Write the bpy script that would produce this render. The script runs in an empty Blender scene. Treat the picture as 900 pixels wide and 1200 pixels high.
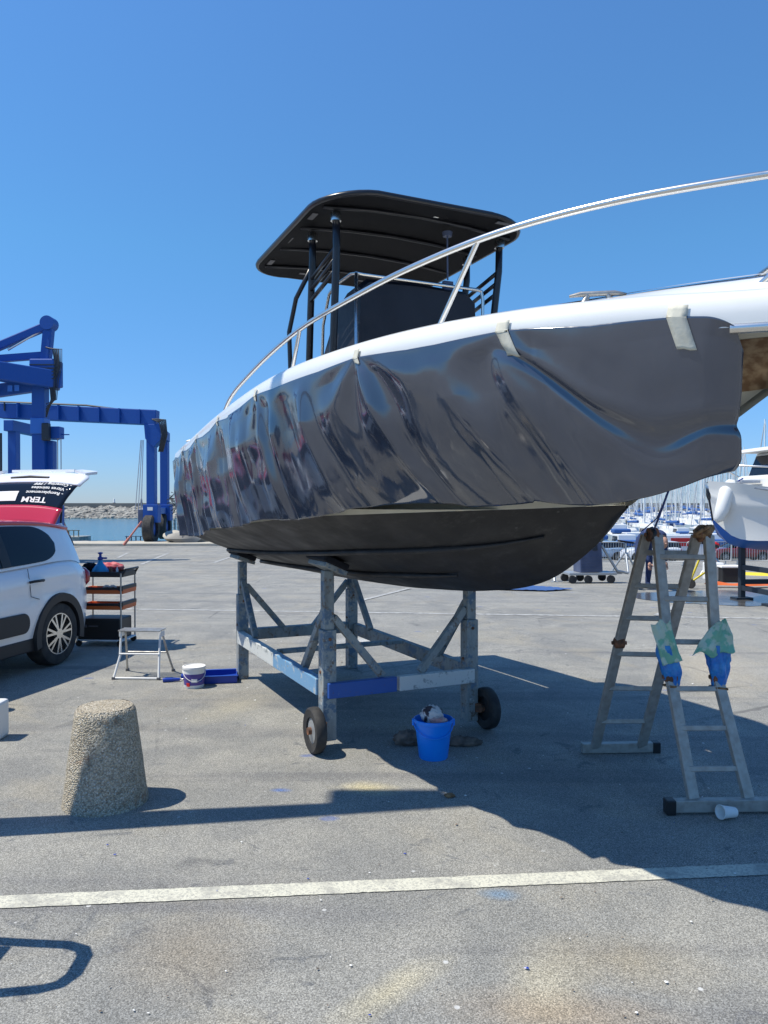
import bpy, bmesh, math, random
from mathutils import Vector, Matrix, noise
random.seed(7)
R = math.radians
S = bpy.context.scene
COL = S.collection
PI = math.pi

# ------------------------------------------------------------------ camera
H = 1.6            # eye height
F = 900.0          # focal length in pixels of the 900 px wide photograph
cam = bpy.data.cameras.new('camera'); co = bpy.data.objects.new('camera', cam); COL.objects.link(co)
cam.sensor_fit = 'HORIZONTAL'; cam.sensor_width = 36; cam.lens = 36
cam.clip_start = 0.05; cam.clip_end = 9000
co.location = (0, 0, H); co.rotation_euler = (R(90 - 0.51), 0, 0)
S.camera = co
# ------------------------------------------------------------------ sky, sun, exposure
EL, AZ = R(61.5), math.atan2(-0.99, -0.139)
w = bpy.data.worlds.new('World'); S.world = w; w.use_nodes = True
nt = w.node_tree
sky = nt.nodes.new('ShaderNodeTexSky'); sky.sky_type = 'NISHITA'; sky.sun_disc = False
sky.sun_elevation = EL; sky.sun_rotation = AZ % (2 * PI)
sky.altitude = 0; sky.air_density = 1.0; sky.dust_density = 0.0; sky.ozone_density = 4.0
hs = nt.nodes.new('ShaderNodeHueSaturation'); hs.inputs['Saturation'].default_value = 1.08
nt.links.new(sky.outputs[0], hs.inputs['Color'])
tn = nt.nodes.new('ShaderNodeMix'); tn.data_type = 'RGBA'; tn.blend_type = 'MULTIPLY'; tn.inputs[0].default_value = 1.0
tn.inputs[7].default_value = (0.74, 1.0, 1.15, 1); nt.links.new(hs.outputs[0], tn.inputs[6])
gc = nt.nodes.new('ShaderNodeTexCoord'); sx = nt.nodes.new('ShaderNodeSeparateXYZ'); nt.links.new(gc.outputs['Generated'], sx.inputs[0])
rp = nt.nodes.new('ShaderNodeValToRGB'); e_ = rp.color_ramp.elements; e_.new(0.5); e_.new(0.6)     # paler, less yellow towards the horizon
for i_, (p_, c_) in enumerate(((0.0, (0.47, 0.47, 0.68)), (0.12, (0.60, 0.64, 0.76)), (0.31, (0.78, 0.88, 0.86)), (0.55, (1, 1, 1)))):
    e_[i_].position = p_; e_[i_].color = (*c_, 1)
nt.links.new(sx.outputs[2], rp.inputs[0])
tm = nt.nodes.new('ShaderNodeMix'); tm.data_type = 'RGBA'; tm.blend_type = 'MULTIPLY'; tm.inputs[0].default_value = 1.0
nt.links.new(tn.outputs[2], tm.inputs[6]); nt.links.new(rp.outputs[0], tm.inputs[7])
nt.links.new(tm.outputs[2], nt.nodes['Background'].inputs[0])
nt.nodes['Background'].inputs[1].default_value = 0.15
sl = bpy.data.lights.new('sun', 'SUN'); so = bpy.data.objects.new('sun', sl); COL.objects.link(so)
sl.energy = 5.0; sl.angle = R(0.53); sl.color = (1, 0.94, 0.82)
sund = Vector((math.sin(AZ) * math.cos(EL), math.cos(AZ) * math.cos(EL), math.sin(EL)))
so.rotation_euler = (-sund).to_track_quat('-Z', 'Y').to_euler(); so.location = sund * 50
S.view_settings.view_transform = 'Standard'; S.view_settings.look = 'None'
S.view_settings.exposure = 0.16; S.view_settings.gamma = 1

def gz(x, y):                    # the yard falls away gently towards the marina on the right
    s_ = max(0.0, min(1.0, (x + 1.5) / 4.5)); s_ = s_ * s_ * (3 - 2 * s_); k = max(0.0, y - 14.0)
    return -s_ * 0.062 * (k * k / (k + 2.5) if k > 0 else 0)
SEA = -3.4
def G(px, py, z=0.0):            # ground point seen at a pixel of the photograph
    d = (H - z) * F / (py - 592.0)
    for _ in range(40): d = lerp(d, (H - z - gz((px - 450) * d / F, d)) * F / (py - 592.0), 0.6)
    x = (px - 450) * d / F
    return Vector((x, d, z + gz(x, d)))
def lerp(a_, b_, t): return a_ + (b_ - a_) * t

# ------------------------------------------------------------------ materials
MATS = {}
def mat(name, c, rough=0.5, metal=0.0, c2=None, scale=8.0, lo=0.4, hi=0.6, bump=0.0, bscale=40.0,
        coat=0.0, emit=None, spec=0.5, rvar=0.0, alpha=1.0, trans=0.0, detail=6):
    if name in MATS: return MATS[name]
    m = bpy.data.materials.new(name); m.use_nodes = True
    t = m.node_tree; b = t.nodes['Principled BSDF']
    b.inputs['Base Color'].default_value = (*c, 1); b.inputs['Roughness'].default_value = rough
    b.inputs['Metallic'].default_value = metal
    b.inputs['Specular IOR Level'].default_value = spec
    b.inputs['Coat Weight'].default_value = coat; b.inputs['Coat Roughness'].default_value = 0.05
    b.inputs['Transmission Weight'].default_value = trans
    tc = t.nodes.new('ShaderNodeTexCoord')
    if c2 is not None or rvar:
        n = t.nodes.new('ShaderNodeTexNoise'); n.inputs['Scale'].default_value = scale; n.inputs['Detail'].default_value = detail
        t.links.new(tc.outputs['Object'], n.inputs['Vector'])
        r = t.nodes.new('ShaderNodeValToRGB'); r.color_ramp.elements[0].position = lo; r.color_ramp.elements[1].position = hi
        r.color_ramp.elements[0].color = (*c, 1); r.color_ramp.elements[1].color = (*(c2 or c), 1)
        t.links.new(n.outputs['Fac'], r.inputs['Fac'])
        if c2 is not None: t.links.new(r.outputs[0], b.inputs['Base Color'])
        if rvar:
            mr = t.nodes.new('ShaderNodeMapRange'); mr.inputs[3].default_value = max(0, rough - rvar); mr.inputs[4].default_value = min(1, rough + rvar)
            t.links.new(n.outputs['Fac'], mr.inputs[0]); t.links.new(mr.outputs[0], b.inputs['Roughness'])
    if bump:
        n2 = t.nodes.new('ShaderNodeTexNoise'); n2.inputs['Scale'].default_value = bscale; n2.inputs['Detail'].default_value = 4
        t.links.new(tc.outputs['Object'], n2.inputs['Vector'])
        bp = t.nodes.new('ShaderNodeBump'); bp.inputs['Strength'].default_value = bump; bp.inputs['Distance'].default_value = 0.01
        t.links.new(n2.outputs['Fac'], bp.inputs['Height']); t.links.new(bp.outputs[0], b.inputs['Normal'])
    MATS[name] = m
    return m

class NT:       # tiny node helper
    def __init__(s, name):
        s.m = bpy.data.materials.new(name); s.m.use_nodes = True; s.t = s.m.node_tree
        s.b = s.t.nodes['Principled BSDF']; MATS[name] = s.m
        s.tc = s.t.nodes.new('ShaderNodeTexCoord').outputs['Object']
    def mapped(s, sc=(1, 1, 1), rot=(0, 0, 0), loc=(0, 0, 0)):
        n = s.t.nodes.new('ShaderNodeMapping'); n.inputs['Scale'].default_value = sc; n.inputs['Rotation'].default_value = rot
        n.inputs['Location'].default_value = loc
        s.t.links.new(s.tc, n.inputs[0]); return n.outputs[0]
    def noise(s, scale, detail=5, rough=0.5, vec=None, dist=0.0):
        n = s.t.nodes.new('ShaderNodeTexNoise'); n.inputs['Scale'].default_value = scale; n.inputs['Detail'].default_value = detail
        n.inputs['Roughness'].default_value = rough; n.inputs['Distortion'].default_value = dist
        s.t.links.new(vec or s.tc, n.inputs['Vector']); return n.outputs['Fac']
    def voro(s, scale, feature='F1', vec=None, out='Distance', rnd=1.0):
        n = s.t.nodes.new('ShaderNodeTexVoronoi'); n.feature = feature; n.inputs['Scale'].default_value = scale
        n.inputs['Randomness'].default_value = rnd
        s.t.links.new(vec or s.tc, n.inputs['Vector']); return n.outputs[out]
    def ramp(s, f, stops):
        n = s.t.nodes.new('ShaderNodeValToRGB'); e = n.color_ramp.elements
        while len(e) < len(stops): e.new(0.5)
        for i, (p, c) in enumerate(stops):
            e[i].position = p; e[i].color = (c, c, c, 1) if isinstance(c, (int, float)) else (*c, 1)
        s.t.links.new(f, n.inputs['Fac']); return n.outputs[0]
    def mix(s, f, a, b, mode='MIX'):
        n = s.t.nodes.new('ShaderNodeMix'); n.data_type = 'RGBA'; n.blend_type = mode
        for i, v in ((0, f), (6, a), (7, b)):
            if isinstance(v, bpy.types.NodeSocket): s.t.links.new(v, n.inputs[i])
            elif i == 0: n.inputs[0].default_value = v
            else: n.inputs[i].default_value = (*v, 1) if not isinstance(v, (int, float)) else (v, v, v, 1)
        return n.outputs[2]
    def math(s, op, a, b=0.0):
        n = s.t.nodes.new('ShaderNodeMath'); n.operation = op
        for i, v in ((0, a), (1, b)):
            if isinstance(v, bpy.types.NodeSocket): s.t.links.new(v, n.inputs[i])
            else: n.inputs[i].default_value = v
        return n.outputs[0]
    def col(s, c): s.t.links.new(c, s.b.inputs['Base Color'])
    def rough(s, c):
        if isinstance(c, (int, float)): s.b.inputs['Roughness'].default_value = c
        else: s.t.links.new(c, s.b.inputs['Roughness'])
    def bump(s, h, strength=0.5, dist=0.01):
        n = s.t.nodes.new('ShaderNodeBump'); n.inputs['Strength'].default_value = strength; n.inputs['Distance'].default_value = dist
        s.t.links.new(h, n.inputs['Height']); s.t.links.new(n.outputs[0], s.b.inputs['Normal'])

# asphalt: grey aggregate, pale dusty patches, brown stains, paint specks
a = NT('asphalt')
big = a.noise(0.35, 6, 0.6); mid = a.noise(1.7, 6, 0.65, dist=0.6); fine = a.noise(170, 3, 0.7); grit = a.voro(230, out='Color')
base = a.mix(a.ramp(big, [(0.3, 0.0), (0.7, 1.0)]), (0.180, 0.180, 0.170), (0.270, 0.265, 0.240))
base = a.mix(a.ramp(mid, [(0.42, 0.0), (0.72, 0.75)]), base, (0.35, 0.335, 0.29))
base = a.mix(a.ramp(a.noise(0.9, 5, 0.6, vec=a.mapped(loc=(4, 7, 0)), dist=1.0), [(0.52, 0.0), (0.70, 0.6)]), base, (0.31, 0.28, 0.215))
base = a.mix(a.ramp(a.noise(3.3, 6, 0.7, vec=a.mapped(loc=(14, 3, 0)), dist=1.5), [(0.60, 0.0), (0.66, 0.7)]), base, (0.12, 0.125, 0.13))
g1 = a.ramp(fine, [(0.3, 0.5), (0.5, 1.02), (0.72, 1.75)])
tm_ = a.noise(1.0, 3, 0.5, vec=a.mapped(sc=(0.12, 2.2, 1), rot=(0, 0, 0.5), loc=(3, 1, 0)))
base = a.mix(a.ramp(tm_, [(0.58, 0.0), (0.68, 0.5)]), base, (0.13, 0.13, 0.135))      # faint tyre tracks
base = a.mix(a.ramp(a.noise(1.3, 5, 0.6, vec=a.mapped(loc=(21, 9, 0)), dist=0.7), [(0.66, 0.0), (0.74, 0.7)]), base, (0.10, 0.10, 0.10))
def stain(base, px, py, rx, ry, rot, c, k, seed):
    g = G(px, py)
    # rotate about the stain's own centre
    m1 = a.t.nodes.new('ShaderNodeVectorMath'); m1.operation = 'SUBTRACT'; m1.inputs[1].default_value = (g.x, g.y, 0); a.t.links.new(a.tc, m1.inputs[0])
    m2 = a.t.nodes.new('ShaderNodeVectorRotate'); m2.rotation_type = 'Z_AXIS'; m2.inputs['Angle'].default_value = rot; a.t.links.new(m1.outputs[0], m2.inputs[0])
    m3 = a.t.nodes.new('ShaderNodeVectorMath'); m3.operation = 'MULTIPLY'; m3.inputs[1].default_value = (1 / rx, 1 / ry, 0); a.t.links.new(m2.outputs[0], m3.inputs[0])
    m4 = a.t.nodes.new('ShaderNodeVectorMath'); m4.operation = 'LENGTH'; a.t.links.new(m3.outputs[0], m4.inputs[0])
    nz = a.noise(3.2, 6, 0.7, vec=a.mapped(loc=(seed, seed * 2, 0)), dist=0.8)
    f = a.math('MULTIPLY', a.math('ADD', m4.outputs['Value'], a.math('MULTIPLY', nz, 1.1)), 0.62)
    return a.mix(a.ramp(f, [(0.42, k * 0.85), (0.75, k * 0.35), (1.0, 0.0)]), base, c)
for st_ in ((455, 1165, 0.30, 0.085, -0.75, (0.48, 0.43, 0.29), 0.75, 3), (640, 1150, 0.16, 0.30, 0.3, (0.44, 0.39, 0.27), 0.55, 5), (220, 1120, 0.30, 0.30, 0.0, (0.27, 0.22, 0.15), 0.6, 8), (740, 1130, 0.34, 0.2, 0.2, (0.32, 0.27, 0.18), 0.6, 11),
            (432, 925, 0.22, 0.12, 0.2, (0.55, 0.47, 0.26), 0.8, 14), (650, 1190, 0.4, 0.14, 0.1, (0.33, 0.25, 0.16), 0.6, 17), (270, 830, 0.30, 0.5, 0.4, (0.40, 0.36, 0.26), 0.6, 21), (120, 860, 0.5, 0.2, 0.1, (0.42, 0.40, 0.34), 0.6, 24),
            (835, 780, 0.5, 1.4, 0.3, (0.44, 0.38, 0.28), 0.6, 27), (425, 752, 0.5, 0.35, 0, (0.6, 0.6, 0.58), 0.6, 30), (310, 1070, 0.8, 0.10, 0.1, (0.16, 0.16, 0.165), 0.5, 33), (328, 927, 0.07, 0.035, 0.1, (0.05, 0.13, 0.38), 0.9, 36),
            (585, 1050, 0.09, 0.05, 0.1, (0.10, 0.22, 0.36), 0.6, 39), (560, 700, 2.5, 0.8, 0.1, (0.22, 0.22, 0.215), 0.5, 42)):
    base = stain(base, *st_)
base = a.mix(0.8, base, g1, 'MULTIPLY')
g2 = a.t.nodes.new('ShaderNodeRGBToBW'); a.t.links.new(grit, g2.inputs[0])
base = a.mix(0.75, base, a.ramp(g2.outputs[0], [(0.15, 0.45), (0.5, 1.0), (0.85, 1.6)]), 'MULTIPLY')
sp = a.voro(2.6, vec=a.mapped(loc=(0.3, 0.9, 0)))
spm = a.math('MULTIPLY', a.ramp(sp, [(0.018, 1.0), (0.032, 0.0)]), a.ramp(a.noise(3, 2), [(0.48, 0.0), (0.52, 1.0)]))
base = a.mix(spm, base, (0.55, 0.55, 0.53))
sp2 = a.voro(9.0, vec=a.mapped(loc=(5, 2, 0)))
base = a.mix(a.math('MULTIPLY', a.ramp(sp2, [(0.07, 1.0), (0.10, 0.0)]), a.ramp(a.noise(1.2, 4), [(0.56, 0.0), (0.62, 0.9)])), base, (0.6, 0.6, 0.58))
sp3 = a.voro(1.1, vec=a.mapped(loc=(1.5, 2.2, 0), sc=(1, 1.6, 1)))
base = a.mix(a.math('MULTIPLY', a.ramp(sp3, [(0.035, 1.0), (0.07, 0.0)]), a.noise(30, 3)), base, (0.04, 0.10, 0.33))
# chips of blue paint and white filler dust, thin cracks
ck = a.voro(0.42, 'DISTANCE_TO_EDGE', vec=None); wv = a.noise(6, 4)
base = a.mix(a.math('MULTIPLY', a.ramp(a.math('ADD', ck, a.math('MULTIPLY', wv, 0.02)), [(0.0115, 1.0), (0.0155, 0.0)]), a.ramp(a.noise(0.5, 3), [(0.50, 0.0), (0.6, 0.6)])), base, (0.08, 0.08, 0.08))
a.col(base); a.rough(0.88)
a.bump(a.math('ADD', fine, a.math('MULTIPLY', g2.outputs[0], 0.8)), 0.55, 0.006)

a = NT('concrete_quay')
base = a.mix(a.ramp(a.noise(0.6, 6), [(0.35, 0), (0.65, 1)]), (0.42, 0.385, 0.31), (0.52, 0.48, 0.40))
a.col(a.mix(a.ramp(a.noise(5, 5, 0.7), [(0.5, 0), (0.7, 0.6)]), base, (0.3, 0.28, 0.24))); a.rough(0.9); a.bump(a.noise(30), 0.4)

a = NT('road_paint')          # worn white paint on asphalt: holes show the grey
worn = a.math('MULTIPLY', a.ramp(a.noise(90, 4, 0.8), [(0.38, 0.15), (0.52, 1.0)]), a.ramp(a.noise(5, 6, 0.75), [(0.34, 0.25), (0.50, 1.0)]))
a.col(a.mix(worn, (0.28, 0.275, 0.25), (0.60, 0.585, 0.48))); a.rough(0.8); a.bump(a.noise(170, 3), 0.4, 0.004)
a = NT('faded_paint')
worn = a.ramp(a.noise(8, 6, 0.8), [(0.42, 0.0), (0.6, 0.8)])
a.col(a.mix(worn, (0.235, 0.235, 0.23), (0.55, 0.55, 0.52))); a.rough(0.85)

a = NT('water')
a.b.inputs['Base Color'].default_value = (0.05, 0.16, 0.22, 1); a.rough(0.12)
a.b.inputs['IOR'].default_value = 1.33
a.bump(a.math('ADD', a.noise(1.0, 5, 0.6, vec=a.mapped(sc=(1, 2.2, 1))), a.math('MULTIPLY', a.noise(0.2, 3), 1.5)), 0.55, 0.25)

a = NT('aggregate')           # exposed pebble concrete of the bollard
v = a.voro(120, out='Color'); bw = a.t.nodes.new('ShaderNodeRGBToBW'); a.t.links.new(v, bw.inputs[0])
vd = a.voro(120)
base = a.ramp(bw.outputs[0], [(0.1, (0.26, 0.22, 0.16)), (0.4, (0.46, 0.39, 0.28)), (0.65, (0.58, 0.51, 0.38)), (0.95, (0.68, 0.63, 0.54))])
base = a.mix(a.ramp(vd, [(0.5, 0.0), (0.75, 0.7)]), base, (0.30, 0.27, 0.22))
base = a.mix(a.ramp(a.noise(7, 5, 0.7), [(0.60, 0), (0.72, 0.7)]), base, (0.30, 0.14, 0.06))
base = a.mix(a.ramp(a.noise(10, 5, 0.7, vec=a.mapped(loc=(3, 1, 6))), [(0.58, 0), (0.70, 0.6)]), base, (0.10, 0.10, 0.085))
base = a.mix(a.ramp(a.noise(8, 4, 0.7, vec=a.mapped(loc=(9, 1, 2))), [(0.66, 0), (0.72, 0.5)]), base, (0.10, 0.22, 0.20))
a.col(base); a.rough(0.9); a.bump(a.math('MULTIPLY', vd, -1.0), 0.9, 0.012)

def vinyl():
    a = NT('vinyl_film')
    base = a.mix(a.ramp(a.noise(3.0, 4), [(0.35, 0), (0.7, 1)]), (0.034, 0.043, 0.066), (0.048, 0.059, 0.086))
    a.col(base); a.rough(a.ramp(a.noise(5, 5, 0.7), [(0.35, 0.07), (0.75, 0.20)]))
    a.b.inputs['Specular IOR Level'].default_value = 0.9
    a.b.inputs['IOR'].default_value = 1.64
    a.b.inputs['Coat Weight'].default_value = 0.12; a.b.inputs['Coat Roughness'].default_value = 0.1
    h = a.math('ADD', a.noise(3.0, 2, 0.5, vec=a.mapped(sc=(1.0, 1.0, 0.35)), dist=0.4), a.math('MULTIPLY', a.noise(14, 2, 0.5, vec=a.mapped(sc=(1, 1, 0.5))), 0.12))
    a.bump(h, 0.22, 0.05)
    return a.m
vinyl()
a = NT('worn_steel_paint')    # trolley: pale grey-green paint with rust and scuffs
base = a.mix(a.ramp(a.noise(5, 6, 0.7, vec=a.mapped(sc=(1, 1, 0.4))), [(0.4, 0), (0.6, 1)]), (0.20, 0.225, 0.225), (0.33, 0.35, 0.335))
base = a.mix(a.ramp(a.noise(16, 6, 0.8), [(0.54, 0), (0.62, 0.9)]), base, (0.15, 0.085, 0.045))
base = a.mix(a.ramp(a.noise(9, 6, 0.75, vec=a.mapped(loc=(5, 5, 5))), [(0.54, 0), (0.58, 0.85)]), base, (0.09, 0.16, 0.24))
base = a.mix(a.ramp(a.noise(11, 6, 0.8, vec=a.mapped(loc=(1, 8, 5))), [(0.60, 0), (0.63, 0.8)]), base, (0.50, 0.52, 0.50))
a.col(base); a.rough(0.6); a.bump(a.noise(60), 0.3, 0.003)
def scuffed(name, c, under, amt=0.56):
    a = NT(name)
    base = a.mix(a.ramp(a.noise(10, 6, 0.8), [(amt, 0), (amt + 0.05, 0.9)]), c, under)
    base = a.mix(a.ramp(a.noise(40, 4, 0.8), [(0.64, 0), (0.68, 0.8)]), base, (0.12, 0.08, 0.05))
    a.col(base); a.rough(0.5); a.bump(a.noise(60), 0.3, 0.003); return a.m
scuffed('white_scuffed', (0.60, 0.62, 0.60), (0.26, 0.29, 0.29)); scuffed('blue_scuffed', (0.03, 0.10, 0.36), (0.20, 0.24, 0.28), 0.62)
scuffed('lightblue_scuffed', (0.16, 0.33, 0.52), (0.45, 0.48, 0.48), 0.54)
scuffed('lift_blue', (0.002, 0.072, 0.34), (0.006, 0.045, 0.20), 0.62)
mat('lift_blue_light', (0.03, 0.16, 0.55), 0.4)
mat('gelcoat', (0.80, 0.80, 0.77), 0.28, coat=0.6, c2=(0.76, 0.76, 0.73), scale=3)
mat('gelcoat_cream', (0.62, 0.60, 0.50), 0.35, c2=(0.54, 0.52, 0.43), scale=4)
a = NT('antifoul')
base = a.mix(a.ramp(a.noise(2.5, 6, 0.7), [(0.35, 0), (0.7, 1)]), (0.009, 0.009, 0.011), (0.020, 0.020, 0.022))
base = a.mix(a.ramp(a.noise(14, 6, 0.8, vec=a.mapped(sc=(0.3, 1, 1))), [(0.54, 0), (0.72, 0.7)]), base, (0.060, 0.058, 0.056))
base = a.mix(a.ramp(a.noise(5, 5, 0.6, vec=a.mapped(sc=(0.25, 2.2, 2.2), rot=(0.3, 0.2, 0.1))), [(0.50, 0), (0.66, 0.55)]), base, (0.030, 0.030, 0.032))
base = a.mix(a.ramp(a.voro(7, vec=a.mapped(sc=(0.5, 1.6, 1.6))), [(0.03, 0.7), (0.06, 0.0)]), base, (0.08, 0.08, 0.08))
a.col(base); a.rough(a.ramp(a.noise(4, 4), [(0.3, 0.42), (0.7, 0.7)])); a.bump(a.noise(25, 5), 0.35, 0.004)
mat('stainless', (0.74, 0.72, 0.68), 0.27, 1.0)
mat('stainless_ground_reflection', (0.42, 0.30, 0.18), 0.5, 0.5, c2=(0.22, 0.13, 0.07), scale=22, rvar=0.1)  # brown base colour paints in the ground mirrored by the stem plate
mat('black_powder', (0.012, 0.013, 0.018), 0.28)
mat('black_canvas', (0.003, 0.0033, 0.005), 0.75, spec=0.15, c2=(0.005, 0.0055, 0.008), scale=3, bump=0.3, bscale=300)
mat('navy_canvas', (0.004, 0.005, 0.011), 0.6, c2=(0.008, 0.010, 0.018), scale=3, bump=0.3, bscale=12)
mat('masking_tape', (0.60, 0.58, 0.48), 0.7, c2=(0.52, 0.50, 0.41), scale=20, bump=0.1, bscale=90)
mat('grey_nonslip', (0.34, 0.37, 0.42), 0.8, bump=0.3, bscale=400)
mat('rubber', (0.022, 0.022, 0.023), 0.8, c2=(0.045, 0.043, 0.04), scale=12, bump=0.2, bscale=60)
mat('pad_black', (0.010, 0.010, 0.014), 0.9)
mat('rust', (0.26, 0.11, 0.055), 0.8, c2=(0.10, 0.05, 0.03), scale=20)
mat('alu', (0.50, 0.49, 0.46), 0.42, 0.7, c2=(0.34, 0.32, 0.29), scale=9, rvar=0.12, bump=0.15, bscale=40)
mat('alu_dirty', (0.42, 0.40, 0.36), 0.5, 0.35, c2=(0.31, 0.285, 0.25), scale=25, lo=0.35, hi=0.7, bump=0.2, bscale=50)
mat('black_plastic', (0.015, 0.015, 0.016), 0.45)
mat('grey_plastic', (0.10, 0.10, 0.11), 0.5)
mat('bucket_blue', (0.004, 0.24, 0.88), 0.35, c2=(0.006, 0.27, 0.90), scale=6)
mat('tray_blue', (0.01, 0.045, 0.33), 0.35)
mat('hand_pump_blue', (0.01, 0.30, 0.60), 0.3)
mat('purple_label', (0.07, 0.05, 0.25), 0.4, c2=(0.10, 0.07, 0.30), scale=5)
mat('white_plastic', (0.75, 0.75, 0.73), 0.4)
mat('paper_white', (0.78, 0.77, 0.74), 0.8)
mat('car_white', (0.88, 0.88, 0.88), 0.22, coat=1.0)
mat('car_red', (0.50, 0.012, 0.030), 0.22, coat=1.0)
mat('car_dark_red', (0.16, 0.012, 0.02), 0.22, coat=1.0)
mat('car_blue', (0.25, 0.36, 0.50), 0.25, coat=1.0)
mat('car_glass', (0.008, 0.011, 0.018), 0.05, spec=0.35)
mat('car_black', (0.02, 0.02, 0.022), 0.5)
mat('tail_light', (0.35, 0.008, 0.02), 0.15, coat=1.0)
mat('headlight', (0.6, 0.65, 0.7), 0.1, coat=1.0)
mat('cloth_red', (0.42, 0.03, 0.06), 0.9, c2=(0.6, 0.2, 0.2), scale=14)
mat('cloth_white', (0.66, 0.62, 0.60), 0.9, c2=(0.05, 0.04, 0.05), scale=16, lo=0.5, hi=0.56, bump=0.4, bscale=60)
mat('cloth_pink', (0.55, 0.28, 0.26), 0.9, c2=(0.62, 0.52, 0.48), scale=15, bump=0.4, bscale=60)
mat('cloth_brown', (0.24, 0.18, 0.14), 0.95, c2=(0.10, 0.08, 0.065), scale=12, bump=0.4, bscale=50)
mat('bag_green', (0.16, 0.42, 0.30), 0.35, c2=(0.42, 0.55, 0.46), scale=13, lo=0.48, hi=0.54, bump=0.6, bscale=25)
mat('bag_blue', (0.015, 0.17, 0.55), 0.35, c2=(0.03, 0.26, 0.62), scale=14, bump=0.8, bscale=40)
mat('rope_brown', (0.30, 0.17, 0.08), 0.9, c2=(0.17, 0.09, 0.04), scale=40, bump=0.6, bscale=80)
mat('rope_blue', (0.02, 0.05, 0.22), 0.8)
mat('orange', (0.62, 0.13, 0.025), 0.5)
mat('faded_red', (0.48, 0.16, 0.12), 0.7)
mat('yellow', (0.70, 0.55, 0.04), 0.5)
mat('bright_red', (0.55, 0.02, 0.02), 0.45)
mat('tarp_blue', (0.04, 0.10, 0.27), 0.7, bump=0.5, bscale=6)
mat('galvanised', (0.42, 0.44, 0.45), 0.45, 0.6)
mat('skin', (0.50, 0.28, 0.20), 0.55)
mat('hair', (0.03, 0.02, 0.015), 0.7)
mat('navy_cloth', (0.018, 0.035, 0.11), 0.85, c2=(0.03, 0.05, 0.13), scale=6)
mat('blue_shoes', (0.10, 0.16, 0.24), 0.7)
mat('rock', (0.36, 0.345, 0.30), 0.9, c2=(0.20, 0.19, 0.17), scale=0.35, bump=0.5, bscale=3)
mat('seawall', (0.20, 0.185, 0.16), 0.9, c2=(0.28, 0.25, 0.21), scale=0.05)
mat('pontoon', (0.40, 0.40, 0.36), 0.8, c2=(0.18, 0.20, 0.19), scale=2)
mat('hull_white', (0.72, 0.72, 0.70), 0.3)
mat('hull_navy', (0.03, 0.06, 0.16), 0.3)
mat('sail_cover', (0.03, 0.10, 0.30), 0.8)
mat('mast_alu', (0.80, 0.80, 0.78), 0.45, 0.2)
mat('wire', (0.5, 0.5, 0.5), 0.5)
mat('boat_blue', (0.01, 0.12, 0.48), 0.4)
mat('steel_dark', (0.02, 0.028, 0.04), 0.5)
mat('olive_cover', (0.13, 0.15, 0.12), 0.8)
mat('machine_blue', (0.055, 0.075, 0.14), 0.5, c2=(0.08, 0.10, 0.17), scale=4)
mat('wet_ground', (0.07, 0.07, 0.07), 0.22, spec=0.35, c2=(0.16, 0.16, 0.15), scale=1.2, lo=0.5, hi=0.62)
mat('wood_pallet', (0.36, 0.27, 0.17), 0.85, c2=(0.25, 0.19, 0.13), scale=10)
mat('tan_canvas', (0.45, 0.33, 0.22), 0.85)

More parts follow.
